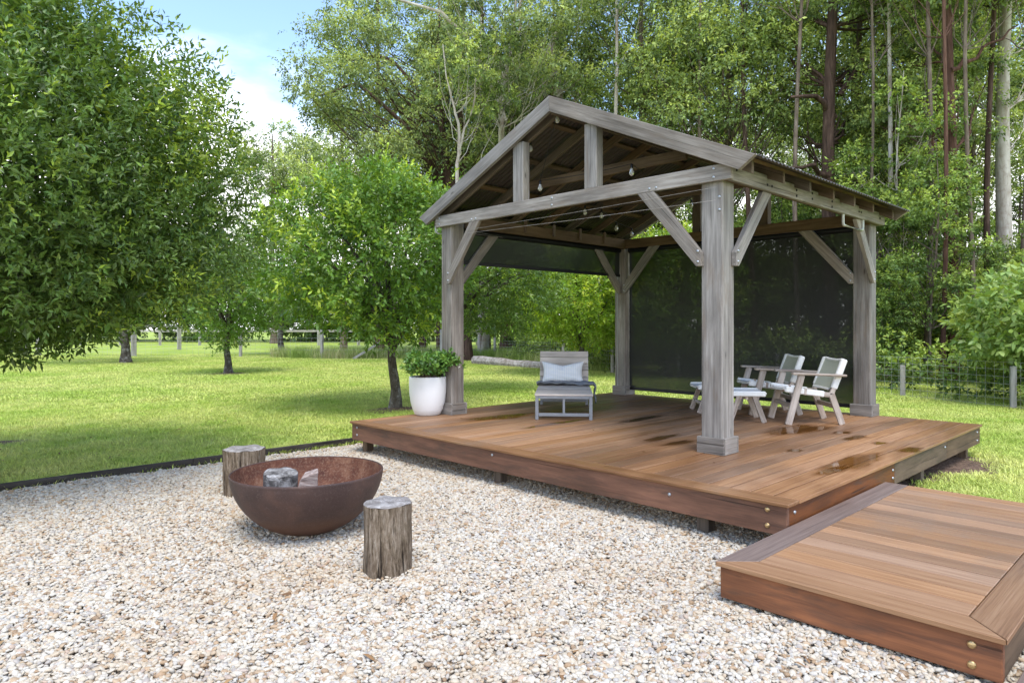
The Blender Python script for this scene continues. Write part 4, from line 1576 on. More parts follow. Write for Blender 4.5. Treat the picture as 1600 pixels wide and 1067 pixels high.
def trunk_pts(base, top, n=8, wob=0.06, seed=0):
    rg = np.random.default_rng(seed)
    base = np.array(base, float)
    top = np.array(top, float)
    s_ = np.linspace(0, 1, n)[:, None]
    P = base + (top - base) * s_
    for ax in (0, 1):      # a gentle sweep, not a zigzag
        P[:, ax] += wob * (np.sin(s_[:, 0] * rg.uniform(2, 5) + rg.uniform(0, 6.28)) + 0.5 * np.sin(s_[:, 0] * rg.uniform(6, 11) + rg.uniform(0, 6.28)))
    P[:, :2] += base[:2] - P[0, :2]
    P[0, 2] -= 0.05
    return P


# ------------------------------------------------------------------ orchard trees
def orchard(label, px, D, ccx, ccy, rx, rz, M_, seed, leaf, trunk_r=0.1, lean=0.0, fork=None, L=0.085, W=0.04, n=8, tl=0.22, fresh=0.08, simple=True, droop=0.1, inner=0.4, ry=None, amp=0.35, gaps=0.42,
            base_tint=0.28, barkmat='bark_citrus', dC=0.0, name='citrus_tree', zmin=None, lobes=16, upb=0.35, more=None, shoots=0):
    bx_, by_ = bear(px, D)
    cx_, cy_ = bear(ccx, D + dC)
    cz_ = zat(ccy, D)
    c = (cx_, cy_, cz_)
    rg = np.random.default_rng(seed)
    acc = Acc()
    fz = fork if fork is not None else max(0.5, cz_ - rz * 0.75)
    fk = (bx_ + (cx_ - bx_) * 0.08, by_ + (cy_ - by_) * 0.08, fz)
    P = trunk_pts((bx_, by_, 0), fk, 7, 0.015 + 0.006 * D / 10, seed)
    rr = np.linspace(trunk_r * 1.0, trunk_r * 0.72, 7)
    rr[0] = trunk_r * 1.5
    rr[1] = trunk_r * 1.12
    acc.tube(P, rr, 9)
    tops = []
    for i in range(11):
        d = unit(rg.normal(size=3))
        d[2] = abs(d[2]) * 0.8 - 0.1
        tops.append(np.array(c) + d * np.array([rx, ry or rx, rz]) * 0.72)
    add_limbs(acc, fk, tops, trunk_r * 0.55, seed + 1)
    cr_ = crown_round(c, (rx, ry or rx, rz), M_, seed + 2, n, tl, L, W, simple, inner, amp, fresh, droop, gaps, base_tint=base_tint, zmin=zmin, lobes=lobes, upb=upb)
    if more:      # simpler leaves filling the inside of the crown, on the same lobes
        c2 = crown_round(c, (rx, ry or rx, rz), more[0], seed + 2, n, tl, more[3], more[4], True, more[1], amp, fresh * 0.4, droop, gaps + 0.2, base_tint=base_tint, zmin=zmin, lobes=lobes, upb=upb, outer=more[2])
        cr_ = cat_leaves([cr_, c2])
    if shoots:    # long leafy shoots standing out of the outline
        c3 = crown_round(c, (rx, ry or rx, rz), shoots, seed + 2, 15, 0.55, L * 0.95, W, False, 0.88, amp, 0.45, 0.0, 9.0, base_tint=base_tint + 0.12, zmin=zmin, lobes=lobes, upb=0.55, outer=0.99)
        cr_ = cat_leaves([cr_, c3])
    return put_tree(name, (bx_, by_, 0), acc, cr_, M[leaf], M[barkmat], label)


# the big one filling the upper left: trunk just outside the frame
def T1_low(P):
    lat = (P[:, 0] - CAM[0]) * VR[0] + (P[:, 1] - CAM[1]) * VR[1]
    return 1.67 + 0.14 * np.sin(P[:, 0] * 2.3 + 1) * np.sin(P[:, 1] * 1.9) - 0.40 * np.clip((-lat - 4.4) / 0.6, 0, 1)


T1 = orchard('huge dark glossy citrus tree filling the upper left of the picture', -75, 6.8, -62, 288, 2.70, 2.34, 12500, 101, 'leaf_citrus', 0.15, n=9, L=0.066, W=0.026, tl=0.20,
             fresh=0.17, inner=0.76, amp=0.34, gaps=0.7, base_tint=0.26, zmin=T1_low, lobes=30, more=(9500, 0.35, 0.84, 0.10, 0.042), shoots=260)
orchard('citrus tree on a leaning trunk behind the hanging branches of the huge citrus', 197, 29, 150, 452, 3.1, 2.1, 3200, 111, 'leaf_citrus2', 0.2, L=0.13, W=0.06, n=7, tl=0.3, fork=1.5, dC=0.0, fresh=0.12)
orchard('small round citrus tree with a forked trunk in mid lawn', 357, 22.5, 366, 466, 1.8, 1.65, 3300, 121, 'leaf_citrus2', 0.12, L=0.10, W=0.05, n=8, tl=0.24, fork=1.25, fresh=0.10, gaps=0.5, base_tint=0.28, amp=0.45)
orchard('mango tree with pale drooping leaves between the two smaller citrus trees', 440, 37, 432, 418, 2.8, 3.1, 3600, 131, 'leaf_mango', 0.16, L=0.19, W=0.045, n=8, tl=0.25, droop=0.7, fresh=0.15, name='mango_tree', gaps=0.55)
orchard('citrus tree with a mossy trunk beside the deck and white pot', 617, 13, 580, 386, 2.38, 1.86, 7200, 141, 'leaf_citrus2', 0.105, n=8, L=0.098, W=0.043, tl=0.26, fork=1.15, fresh=0.12, simple=False, gaps=0.38, shoots=150, amp=0.5,
        inner=0.42, base_tint=0.24, ry=2.2, lobes=22)
orchard('shady dark citrus tree behind the pavilion post with the potted plant', 700, 16.5, 770, 432, 1.7, 1.5, 2800, 151, 'leaf_citrus', 0.11, L=0.10, W=0.046, fork=1.5, fresh=0.05, base_tint=0.35)
orchard('bright lime green tree seen through the pavilion behind the sun lounger', 905, 22, 905, 452, 2.7, 1.9, 5200, 161, 'leaf_lime', 0.12, L=0.14, W=0.062, n=7, tl=0.3, fork=1.0, fresh=0.2, base_tint=0.45, gaps=0.6)
orchard('leafy tree dimly visible through the drawn dark blind', 1045, 21, 1050, 455, 2.2, 2.2, 3200, 171, 'leaf_lime', 0.10, L=0.14, W=0.062, n=7, tl=0.3, fork=1.0, fresh=0.1, base_tint=0.3)
orchard('broad-leaved pale green tree by the fence at the right edge', 1622, 13.6, 1622, 508, 1.42, 1.12, 1700, 181, 'leaf_broad', 0.07, L=0.16, W=0.075, n=7, tl=0.34, fork=0.7, fresh=0.22, simple=False, base_tint=0.45, droop=0.25, inner=0.3, gaps=0.25, amp=0.5,
        name='broadleaf_tree', barkmat='bark_mid')

# a few green fruits in the huge citrus
rg_ = np.random.default_rng(4)
fr_me = lathe('fruit', [(0.001, -0.033), (0.02, -0.026), (0.033, -0.002), (0.026, 0.022), (0.001, 0.032)], 12)
for (px, py) in [(160, 160), (70, 178), (155, 42), (280, 210)]:
    D = 4.75 + rg_.uniform(0, 0.3) + 0.0030 * px
    x, y = bear(px, D)
    o = link('fruit', fr_me, M['fruit'], T1, Vector((x, y, zat(py, D))) - Vector(T1.location))
    o.scale = (0.62, 0.62, 0.62)


# ------------------------------------------------------------------ gum trees
def puff(c, r, nl, rg, L, W, tint, flat=0.62):
    """a domed spray of drooping leaves"""
    m = max(6, nl // 6)
    q = unit(rg.normal(size=(m, 3)))
    q[:, 2] = np.abs(q[:, 2]) * 1.1 - 0.35
    q = unit(q)
    rr = rg.uniform(0.25, 1, m) ** 0.6
    P = np.array(c) + q * (r * rr)[:, None] * np.array([1, 1, flat])
    D = unit(q * 0.8 + np.array([0, 0, -0.15]) + rg.normal(size=(m, 3)) * 0.5)
    tt = np.clip(tint + 0.12 * rg.normal(size=m) + 0.62 * (q[:, 2] - 0.15), 0, 1)  # tops tinted lighter, undersides darker: lit tops and shade painted into leaf colour
    return twigs(P, D, 6, r * 0.36, L * 0.95, W * 1.45, rg, tt, 0.28, True, 0.85, up=0.6)


def gum_arrays(base, H, r0, crown_c, crown_r, npuff, nl, seed, L=0.16, W=0.05, puff_r=(0.7, 1.25), lean=(0, 0), zlow=None, bare=0.0, tint=0.42, limb_r=0.34, curve=None, extra_limbs=()):
    rg = np.random.default_rng(seed)
    base = np.array(base, float)
    acc = Acc()
    if curve is None:
        P = trunk_pts(base, base + np.array([lean[0], lean[1], H]), 14, 0.05 + 0.004 * H, seed + 5)
    else:
        P = np.array(curve, float)
        s0 = np.linspace(0, 1, len(P))
        s1 = np.linspace(0, 1, 18)
        P = np.stack([np.interp(s1, s0, P[:, i]) for i in range(3)], 1)
        P[1:-1, :2] += rg.normal(size=(16, 2)) * 0.03
    n = len(P)
    s_ = np.linspace(0, 1, n)
    rr = r0 * (1 - 0.80 * s_)
    rr[0] *= 1.35
    acc.tube(P, rr, 9)
    cc = np.array(crown_c, float)
    cr_ = np.array(crown_r, float)
    parts = []
    npuff = int(npuff * 1.18)
    for i in range(npuff):
        q = unit(rg.normal(size=3))
        d = rg.uniform(0.35, 1.0) ** 0.6
        c = cc + q * cr_ * d
        if zlow is not None and c[2] < zlow:
            c[2] = zlow + rg.uniform(0, 1.5)
        pr = rg.uniform(*puff_r)
        hd = math.hypot(c[0] - cc[0], c[1] - cc[1])
        zt = c[2] - rg.uniform(0.35, 0.85) * hd - rg.uniform(0.1, 2.6)
        zt = min(max(zt, base[2] + H * 0.22), base[2] + H * 0.97)
        k = int(np.argmin(np.abs(P[:, 2] - zt)))
        st = P[k]
        m = 7
        u = np.linspace(0, 1, m)[:, None]
        dv = c - st
        mid = np.array([dv[0] * 0.55, dv[1] * 0.55, dv[2] * 0.32 + rg.uniform(-0.3, 0.3)])
        B = st + 2 * u * (1 - u) * mid + u ** 2 * dv
        B[1:-1] += rg.normal(size=(m - 2, 3)) * 0.016 * np.linalg.norm(dv)
        lr = max(0.018, rr[k] * limb_r * rg.uniform(0.6, 1.2))
        acc.tube(B, np.maximum(lr * (1 - 0.82 * u[:, 0]), 0.008), 5)
        for e in range(1):      # side twigs into the spray
            j = rg.integers(3, m - 1)
            acc.tube(np.stack([B[j], (B[j] + c) / 2 + rg.normal(size=3) * pr * 0.35, c + rg.normal(size=3) * pr * 0.55]), [0.012, 0.009, 0.005], 3)
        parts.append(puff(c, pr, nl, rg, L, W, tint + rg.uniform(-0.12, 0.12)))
    for lb in extra_limbs:
        lb = np.array(lb[0], float), lb[1]
        Q = lb[0]
        s0 = np.linspace(0, 1, len(Q))
        s1 = np.linspace(0, 1, 10)
        Q = np.stack([np.interp(s1, s0, Q[:, i]) for i in range(3)], 1)
        Q[1:-1] += rg.normal(size=(8, 3)) * 0.05
        acc.tube(Q, lb[1] * (1 - 0.7 * s1), 7)
    return acc, cat_leaves(parts)


def W3(px, py, D):
    x, y = bear(px, D)
    return (x, y, zat(py, D))


def gum(label, px, D, H, r0, ccx, ccy, crx, crz, npuff, nl, seed, leaf='leaf_gum', barkm='bark_dark', name='gum_tree', group=None, dC=0.0, **k):
    x, y = bear(px, D)
    if 'curve' in k:
        x, y = k['curve'][0][:2]
    if barkm == 'bark_pale':
        k.setdefault('limb_r', 0.17)
    c = W3(ccx, ccy, D + dC)
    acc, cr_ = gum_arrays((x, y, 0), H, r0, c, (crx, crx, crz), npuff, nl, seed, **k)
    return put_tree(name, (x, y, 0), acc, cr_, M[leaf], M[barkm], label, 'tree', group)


# wide dark-limbed tree left of the roof
gum('wide spreading gum with dark sweeping limbs left of the pavilion roof', 712, 31, 15, 0.26, 612, 160, 4.5, 4.6, 64, 520, 201, 'leaf_gum2', 'bark_dark', puff_r=(0.75, 1.35),
    curve=[W3(712, 560, 31), W3(706, 330, 31), W3(694, 230, 31), W3(682, 130, 31), W3(686, 20, 31)],
    extra_limbs=[([W3(700, 300, 31), W3(640, 200, 30), W3(560, 130, 29.5), W3(500, 150, 29)], 0.13), ([W3(690, 180, 31), W3(610, 90, 31.5), W3(540, 95, 32)], 0.11),
                 ([W3(700, 280, 31), W3(650, 240, 30), W3(590, 250, 29)], 0.10), ([W3(702, 310, 31), W3(745, 200, 31), W3(752, 100, 31)], 0.13)])
gum('tall pale gum with white forking limbs above the pavilion gable', 754, 27, 19, 0.165, 800, 30, 4.2, 3.6, 40, 420, 211, 'leaf_gum2', 'bark_pale', puff_r=(0.6, 1.1),
    curve=[W3(757, 560, 34), W3(786, 215, 27), W3(784, 144, 27), W3(800, 60, 27), W3(812, -60, 27)],
    extra_limbs=[([W3(786, 150, 27), W3(740, 70, 26.5), W3(690, 22, 26), W3(580, -8, 26)], 0.12), ([W3(795, 90, 27), W3(812, 40, 27.5), W3(822, -40, 28)], 0.10),
                 ([W3(790, 190, 27), W3(756, 110, 27), W3(735, 30, 26)], 0.09)])
gum('slim white-stemmed gum curving up beside the pale forked gum', 716, 25, 10, 0.085, 735, 110, 1.7, 1.8, 12, 300, 221, 'leaf_gum', 'bark_pale', puff_r=(0.45, 0.8),
    curve=[W3(716, 570, 25), W3(715, 270, 25), W3(720, 200, 25), W3(700, 140, 25), W3(692, 70, 25)], extra_limbs=[([W3(716, 240, 25), W3(742, 160, 25), W3(742, 90, 25)], 0.045)])
gum('gum with a pale forked limb rising just right of the roof apex', 975, 29, 20, 0.22, 905, 20, 3.4, 4.2, 34, 420, 231, 'leaf_gum', 'bark_pale', puff_r=(0.7, 1.2),
    curve=[W3(975, 565, 29), W3(880, 200, 29), W3(862, 80, 29), W3(884, 10, 29), W3(890, -80, 29)], extra_limbs=[([W3(864, 70, 29), W3(900, 15, 29), W3(930, -40, 29)], 0.1)])
gum('dense leafy gum directly behind the right roof slope', 1000, 27, 17, 0.24, 1000, 80, 3.6, 3.8, 52, 480, 241, 'leaf_gum', 'bark_mid', puff_r=(0.8, 1.35))
gum('rounded bright gum crown above the middle of the roof slope', 1130, 25, 15, 0.2, 1130, 130, 3.0, 3.6, 50, 480, 251, 'leaf_gum', 'bark_mid', puff_r=(0.8, 1.3))
gum('thick dark ironbark trunk rising behind the right eaves', 1300, 22, 24, 0.25, 1285, 40, 3.2, 4.4, 36, 430, 261, 'leaf_gum', 'bark_dark', name='ironbark_tree', dC=2.6, puff_r=(0.7, 1.2),
    extra_limbs=[([W3(1304, 185, 22.0), W3(1275, 150, 21.5), W3(1235, 152, 21.0)], 0.12), ([W3(1312, 150, 22.0), W3(1345, 95, 22.0), W3(1400, 60, 22.0)], 0.10), ([W3(1300, 290, 22.0), W3(1275, 255, 21.5), W3(1235, 262, 21.0)], 0.11)])
gum('slimmer brown gum trunk close beside the thick ironbark', 1333, 23.5, 22, 0.15, 1340, 10, 2.8, 4.2, 26, 420, 271, 'leaf_gum', 'bark_mid', dC=2.6, puff_r=(0.7, 1.2))
gum('reddish-brown stringybark trunk left of the broad-leaved tree', 1491, 19.5, 17, 0.165, 1440, 145, 2.0, 2.7, 34, 430, 281, 'leaf_gum', 'bark_red', name='stringybark_tree', dC=2.6, puff_r=(0.55, 0.95), L=0.13, W=0.042,
    extra_limbs=[([W3(1489, 290, 19.5), W3(1468, 235, 19.2), W3(1452, 205, 19), W3(1470, 200, 19)], 0.075), ([W3(1486, 110, 19.5), W3(1530, 80, 19.5), W3(1590, 40, 20)], 0.07)])
gum('big pale grey gum trunk with peeling bark at far right', 1566, 22, 22, 0.27, 1560, 40, 3.0, 3.2, 34, 430, 291, 'leaf_gum', 'bark_pale', dC=2.6, puff_r=(0.7, 1.1),
    extra_limbs=[([W3(1545, 150, 22.5), W3(1510, 105, 22), W3(1470, 55, 21.5)], 0.05)])
gum('thin pale sapling stem right behind the back corner post', 1412, 20, 9, 0.055, 1400, 260, 1.5, 2.2, 22, 330, 301, 'leaf_under', 'bark_pale', puff_r=(0.5, 0.85), L=0.13, W=0.042)
gum('leafy gum with low bright crown above the back eaves corner', 1410, 22.5, 9.5, 0.12, 1425, 200, 2.1, 2.0, 34, 430, 311, 'leaf_gum', 'bark_dark', puff_r=(0.6, 1.0), L=0.14, W=0.045)
gum('dark low-branched tree over the end of the roof eaves', 1370, 24, 8, 0.13, 1375, 300, 1.9, 1.6, 30, 400, 316, 'leaf_gum', 'bark_mid', puff_r=(0.6, 1.0), L=0.14, W=0.045)
gum('far pale gum standing between the huge citrus and the wide gum', 428, 62, 19, 0.3, 425, 250, 4.6, 3.6, 26, 400, 321, 'leaf_gum2', 'bark_mid', puff_r=(1.0, 1.9), L=0.26, W=0.09)
gum('farther low gum in the sky gap beside the wide gum', 486, 70, 17, 0.3, 486, 268, 5.0, 3.2, 26, 400, 331, 'leaf_gum2', 'bark_mid', puff_r=(1.0, 1.9), L=0.26, W=0.09)

# trunks standing together behind the fence, seen under the roof
for i, (px, D, r0, bk, lab) in enumerate([(728, 31, 0.28, 'bark_dark', 'thick dark trunked gum behind the fence just past the white pot post'), (750, 34, 0.12, 'bark_pale', 'thin pale gum stem behind the fence near the fallen log'),
                                          (757, 36, 0.16, 'bark_mid', 'slim brown gum stem beside the thin pale stem near the fallen log'), (795, 36, 0.42, 'bark_red', 'stout red-brown trunk behind the fence above the fallen log'),
                                          (812, 38, 0.38, 'bark_dark', 'second stout trunk right beside the stout red-brown one above the log'), (845, 33, 0.17, 'bark_red', 'brown leaning trunk behind the fence left of the lime green tree')]):
    gum(lab, px, D, 17, r0, px + 10, 180, 2.6, 3.4, 16, 360, 340 + i * 7, 'leaf_gum2', bk, puff_r=(0.8, 1.4), L=0.18, W=0.06, lean=(0.6 if i == 5 else 0, 0))

# slim straight stems whose crowns stand above the picture
for i, (px, D, r0, bk, lab) in enumerate([(1247, 21.5, 0.085, 'bark_mid', 'slim straight gum stem left of the thick ironbark'), (1358, 20.5, 0.055, 'bark_mid', 'very thin straight stem just right of the ironbark pair'),
                                          (1388, 21, 0.085, 'bark_pale', 'pale straight stem above the tip of the eaves'), (1446, 19.5, 0.08, 'bark_mid', 'slim brown stem midway between the eaves and the red-brown trunk'),
                                          (1471, 18.5, 0.065, 'bark_red', 'thin brown stem close left of the red-brown trunk'), (1523, 19, 0.07, 'bark_mid', 'slim stem between the red-brown trunk and the big pale trunk'),
                                          (1549, 20.5, 0.10, 'bark_dark', 'dark stem close left of the big pale trunk'), (1592, 19, 0.08, 'bark_mid', 'slim brown stem right of the big pale trunk'),
                                          (1182, 23, 0.10, 'bark_dark', 'dark straight stem above the middle of the right roof slope'), (1092, 24, 0.09, 'bark_mid', 'slim brown stem rising over the upper right roof slope'),
                                          (960, 25, 0.10, 'bark_pale', 'pale slim stem rising near the roof apex')]):
    gum(lab, px, D, 24, r0, px + (i % 3 - 1) * 8, -95, 2.0, 2.6, 12, 380, 800 + i * 7, 'leaf_gum', bk, puff_r=(0.7, 1.2), dC=1.0)

# background gums: a few kinds, then copies
kinds = []
for i, (H, r0, crx, crz, cz, npf, lf, bk) in enumerate([(21, 0.22, 3.2, 5.6, 13, 44, 'leaf_gum', 'bark_mid'), (18, 0.18, 3.0, 5.2, 11, 40, 'leaf_gum2', 'bark_pale'), (23, 0.25, 3.6, 6.2, 14, 46, 'leaf_gum', 'bark_dark'),
                                                        (13, 0.13, 2.6, 4.6, 7.0, 38, 'leaf_under', 'bark_mid')]):
    acc, cr_ = gum_arrays((0, 0, 0), H, r0, (0, 0, cz), (crx, crx, crz), int(npf * 0.72), 420, 500 + i * 11, L=0.18, W=0.062, puff_r=(0.8, 1.45))
    me_t = acc.mesh('trunk')
    me_t.materials.append(M[bk])
    me_c = arr_mesh('crown', cr_[0], [cr_[1]], {'tint': cr_[2]})
    me_c.materials.append(M[lf])
    kinds.append((me_t, me_c))
rs = random.Random(77)
spots = []
for (a, b_, n_, d0, d1) in [(500, 700, 4, 40, 52), (700, 1000, 7, 36, 50), (1000, 1250, 7, 34, 50), (1250, 1480, 7, 33, 50), (1480, 1750, 7, 31, 46), (1750, 2000, 3, 24, 36)]:
    for i in range(n_):
        spots.append((a + (b_ - a) * (i + rs.uniform(0.1, 0.9)) / n_, rs.uniform(d0, d1), rs.choice([0, 0, 1, 2, 2, 3, 3]), rs.uniform(0.85, 1.15)))
for px, D, s_ in [(60, 66, 0.8), (130, 72, 0.9), (210, 70, 0.75), (290, 74, 0.8), (350, 76, 0.85), (-40, 62, 0.8), (540, 64, 0.9), (610, 58, 0.95), (-120, 58, 0.8), (1880, 26, 0.8), (660, 50, 0.9)]:
    spots.append((px, D, rs.choice([0, 1, 2]), s_))
for i, (px, D, k_, s_) in enumerate(spots):
    x, y = bear(px, D)
    t = empty('background_gum', (x, y, 0), rs.uniform(0, 6.28), *((('far-off gum standing beyond the paddock behind the orchard trees', 'tree', 'gums beyond the paddock') if px < 760 else
                    ('background gum deep in the forest directly behind the pavilion roof', 'tree', 'background gums behind the roof') if px < 1250 else
                    ('background gum deep in the forest to the right of the pavilion', 'tree', 'background gums right of the pavilion'))))
    t.scale = (s_, s_, s_)
    link('trunk', kinds[k_][0], None, t)
    link('crown', kinds[k_][1], None, t)

# saplings along the forest edge
kinds2 = []
for i, (H, cz, crx, crz, npf) in enumerate([(6.5, 3.9, 1.5, 2.3, 26), (5.0, 2.9, 1.7, 1.7, 24), (8.5, 5.0, 1.6, 3.0, 28)]):
    acc, cr_ = gum_arrays((0, 0, 0), H, 0.06, (0, 0, cz), (crx, crx, crz), npf, 330, 600 + i * 13, L=0.14, W=0.05, puff_r=(0.5, 0.9), tint=0.36)
    me_t = acc.mesh('trunk')
    me_t.materials.append(M['bark_mid'])
    me_c = arr_mesh('crown', cr_[0], [cr_[1]], {'tint': cr_[2]})
    me_c.materials.append(M['leaf_under'])
    kinds2.append((me_t, me_c))
sp2 = [(1385, 19), (1430, 21), (1455, 18.5), (1520, 20), (1545, 18), (1600, 19.5), (1650, 17), (1350, 26), (1275, 27), (1230, 25), (1180, 24), (1120, 25), (1060, 27), (1000, 29), (1500, 24), (1580, 25), (1410, 26), (1700, 19),
       (1470, 28), (1260, 30), (960, 31), (880, 34), (820, 42), (760, 44), (690, 46), (1630, 22), (1365, 20), (1760, 18)]
for i, (px, D) in enumerate(sp2):
    x, y = bear(px, D)
    t = empty('forest_sapling', (x, y, 0), rs.uniform(0, 6.28), *((('slender leafy sapling at the forest edge behind the drawn blind', 'tree', 'saplings behind the blind') if px < 1340 else
                   ('slender leafy sapling between the back corner post and the red-brown trunk', 'tree', 'saplings left of the red-brown trunk') if px < 1495 else
                   ('slender leafy sapling behind the broad-leaved tree at the fence', 'tree', 'saplings behind the broad-leaved tree'))))
    s_ = rs.uniform(0.85, 1.25) * (0.62 if D < 22 else 0.85)
    t.scale = (s_, s_, s_)
    k_ = i % 3
    link('trunk', kinds2[k_][0], None, t)
    link('crown', kinds2[k_][1], None, t)

# undergrowth behind the fence
rgu = np.random.default_rng(91)
parts = []
fence_w = [bear(1900, 9.6), bear(1583, 13.07), bear(1372, 15.8), bear(957, 22.6), bear(880, 27.2), bear(773, 32.9)]


def along(poly, u):
    seg = [math.dist(a_, b_) for a_, b_ in zip(poly[:-1], poly[1:])]
    t = u * sum(seg)
    for (a_, b_), l_ in zip(zip(poly[:-1], poly[1:]), seg):
        if t <= l_:
            f_ = t / l_
            return (a_[0] + (b_[0] - a_[0]) * f_, a_[1] + (b_[1] - a_[1]) * f_)
        t -= l_
    return poly[-1]


for i in range(260):
    x, y = along(fence_w, rgu.uniform(0, 0.93))
    d = np.array([x - CAM[0], y - CAM[1]])
    d /= np.linalg.norm(d)
    k_ = 0.7 + rgu.uniform(0, 1) ** 1.3 * 9
    x += d[0] * k_
    y += d[1] * k_
    h = rgu.uniform(0.35, 1.0) + 0.12 * k_
    pr = rgu.uniform(0.45, 0.95)
    parts.append(puff((x, y, h * 0.7), pr, 210, rgu, 0.13, 0.05, 0.30 + rgu.uniform(-0.15, 0.3), flat=0.8))
Vc, Fc, Tc = cat_leaves(parts)
Vc[:, 2] = np.maximum(Vc[:, 2], 0.02)
o = link('undergrowth', arr_mesh('undergrowth', Vc, [Fc], {'tint': Tc}), M['leaf_under'])
tag(o, kind='stuff')
# distant wood closing the view
parts = []
for i in range(430):
    px = rgu.uniform(-250, 1900) if i < 230 else rgu.uniform(-250, 760)
    D = rgu.uniform(52, 64) if px > 760 else rgu.uniform(66, 78)
    x, y = bear(px, D)
    parts.append(puff((x, y, rgu.uniform(0.3, 6.0)), rgu.uniform(1.4, 2.4), 190, rgu, 0.48, 0.20, 0.15 + rgu.uniform(-0.1, 0.2), flat=0.9))
Vc, Fc, Tc = cat_leaves(parts)
o = link('distant_woods', arr_mesh('distant_woods', Vc, [Fc], {'tint': Tc}), M['leaf_under'])
tag(o, kind='stuff')


# ------------------------------------------------------------------ fences
def wire_fence(name, poly, label, h=1.15, post_every=3.2, hspace=0.13, vspace=0.2, posts=None, wr=0.0032, ph=1.25, pr=0.055):
    x0, y0 = poly[0]
    e = empty(name, (x0, y0, 0), 0, label, 'fence')
    acc = Acc()
    for (a_, b_) in zip(poly[:-1], poly[1:]):
        L_ = math.dist(a_, b_)
        nh = int(h / hspace)
        for i in range(nh + 1):
            z = 0.06 + i * hspace
            acc.tube([(a_[0] - x0, a_[1] - y0, z), (b_[0] - x0, b_[1] - y0, z)], wr, 4)
        nv_ = int(L_ / vspace)
        for i in range(nv_ + 1):
            f_ = i / max(1, nv_)
            x, y = a_[0] + (b_[0] - a_[0]) * f_ - x0, a_[1] + (b_[1] - a_[1]) * f_ - y0
            acc.tube([(x, y, 0.02), (x, y, 0.06 + nh * hspace)], wr * 0.9, 3)
    link('wire_mesh', acc.mesh('wire_mesh'), M['wire'], e)
    for (x, y, hh) in posts:
        me = box_mesh('post', hh, pr * 1.8, pr * 1.8, 0.012)
        link('post', me, M['fence_wood'], e, (x - x0, y - y0, hh / 2 - 0.03), (0, -math.pi / 2, 0.4))
    return e


pp = [(*bear(1583, 13.07), 0.86), (*bear(1880, 9.9), 0.95), (*bear(1410, 15.3), 0.75), (*bear(1215, 18.4), 0.9), (*bear(1060, 20.8), 0.9), (*bear(957, 22.7), 0.9), (*bear(880, 27.2), 1.1), (*bear(773, 32.9), 1.55)]
wire_fence('wire_fence', fence_w, 'low wire mesh fence with grey posts along the forest edge', 0.98, posts=pp, hspace=0.14, vspace=0.17)
fl = [bear(773, 33.0), bear(503, 32.9), bear(376, 34.5), bear(209, 35), bear(40, 36), bear(-200, 37)]
pl = [(*bear(690, 32.9), 1.45), (*bear(610, 32.9), 1.35), (*bear(503, 32.9), 1.45), (*bear(376, 34.5), 1.45), (*bear(40, 36), 1.5)]
fe = wire_fence('paddock_fence', fl, 'wire fence with timber posts across the lawn between the citrus trees', 0.95, posts=pl, hspace=0.19, vspace=0.3, wr=0.004, pr=0.07)
bx0, by0 = fl[0]
p1 = Vector((*bear(610, 32.9), 1.1))
p2 = Vector((*bear(552, 32.2), 0.05))
bar('brace_rail', p1, p2, 0.09, 0.09, M['fence_wood'], fe)
rf = empty('rail_fence', (*bear(209, 35.2), 0), 0, 'grey timber rail fence beyond the leaning citrus trunk', 'fence')
rp = [(209, 35.2), (280, 46), (60, 36.5), (-60, 38)]
for px, D in rp:
    x, y = bear(px, D)
    box('post', (x - 0.11, y - 0.11, -0.05), (x + 0.11, y + 0.11, 1.62), M['fence_wood'], rf, 0.01, 'Z')
for (a_, b_) in ((0, 1), (0, 2), (2, 3)):
    for z in (1.58,):
        pa, pb = bear(*rp[a_]), bear(*rp[b_])
        bar('rail', (*pa, z), (*pb, z), 0.10, 0.14, M['fence_wood'], rf)
ff = empty('rail_fence', (*bear(440, 55), 0), 0, 'distant pale rail fence crossing the paddock behind the orchard', 'fence')
prev = None
for px in range(-60, 760, 62):
    D = 56
    x, y = bear(px, D)
    box('post', (x - 0.09, y - 0.09, -0.05), (x + 0.09, y + 0.09, 1.22), M['fence_wood'], ff, 0.01, 'Z')
    if prev:
        bar('rail', (*prev, 1.17), (x, y, 1.17), 0.06, 0.17, M['fence_wood'], ff)
    prev = (x, y)

# fallen log on the lawn
la, lb = np.array([*bear(742, 28.2), 0.17]), np.array([*bear(880, 24.2), 0.13])
s_ = np.linspace(0, 1, 14)[:, None]
P = la + (lb - la) * s_
P[:, 2] += 0.02 * np.sin(s_[:, 0] * 9)
acc = Acc()
acc.tube(P, 0.20 - 0.06 * s_[:, 0] + 0.015 * np.sin(s_[:, 0] * 23), 10)
V = np.concatenate(acc.V)
F4 = acc.F[4][0]
capF = [np.array([[i for i in range(10)][::-1]]), np.array([[len(V) - 10 + i for i in range(10)]])]
o = link('fallen_log', arr_mesh('fallen_log', V, [F4] + capF, smooth=False), bark('bleached_log', (0.14, 0.11, 0.09), (0.37, 0.33, 0.29), (0.6, 0.56, 0.52), (3, 3, 3), 2.5, 0.8))
tag(o, 'bleached fallen log lying on the lawn in front of the fence', 'log')

# bare earth and leaf mulch round trunks
for i, (px, D, rx) in enumerate([(617, 12.9, 0.7), (357, 22.4, 1.1), (197, 29, 1.3), (2, 9.15, 0.45), (440, 37, 1.7), (600, 34, 2.0)]):
    x, y = bear(px, D)
    blob('mulch_ground', x, y, rx, rx * 0.8, 0.012, M['mulch'], 60 + i, dome=0.05)
blob('mulch_ground', 4.4, 0.35, 0.95, 0.75, 0.012, M['mulch'], 71, dome=0.04)
blob('mulch_ground', 2.9, 0.6, 1.3, 1.2, 0.012, M['mulch'], 72)

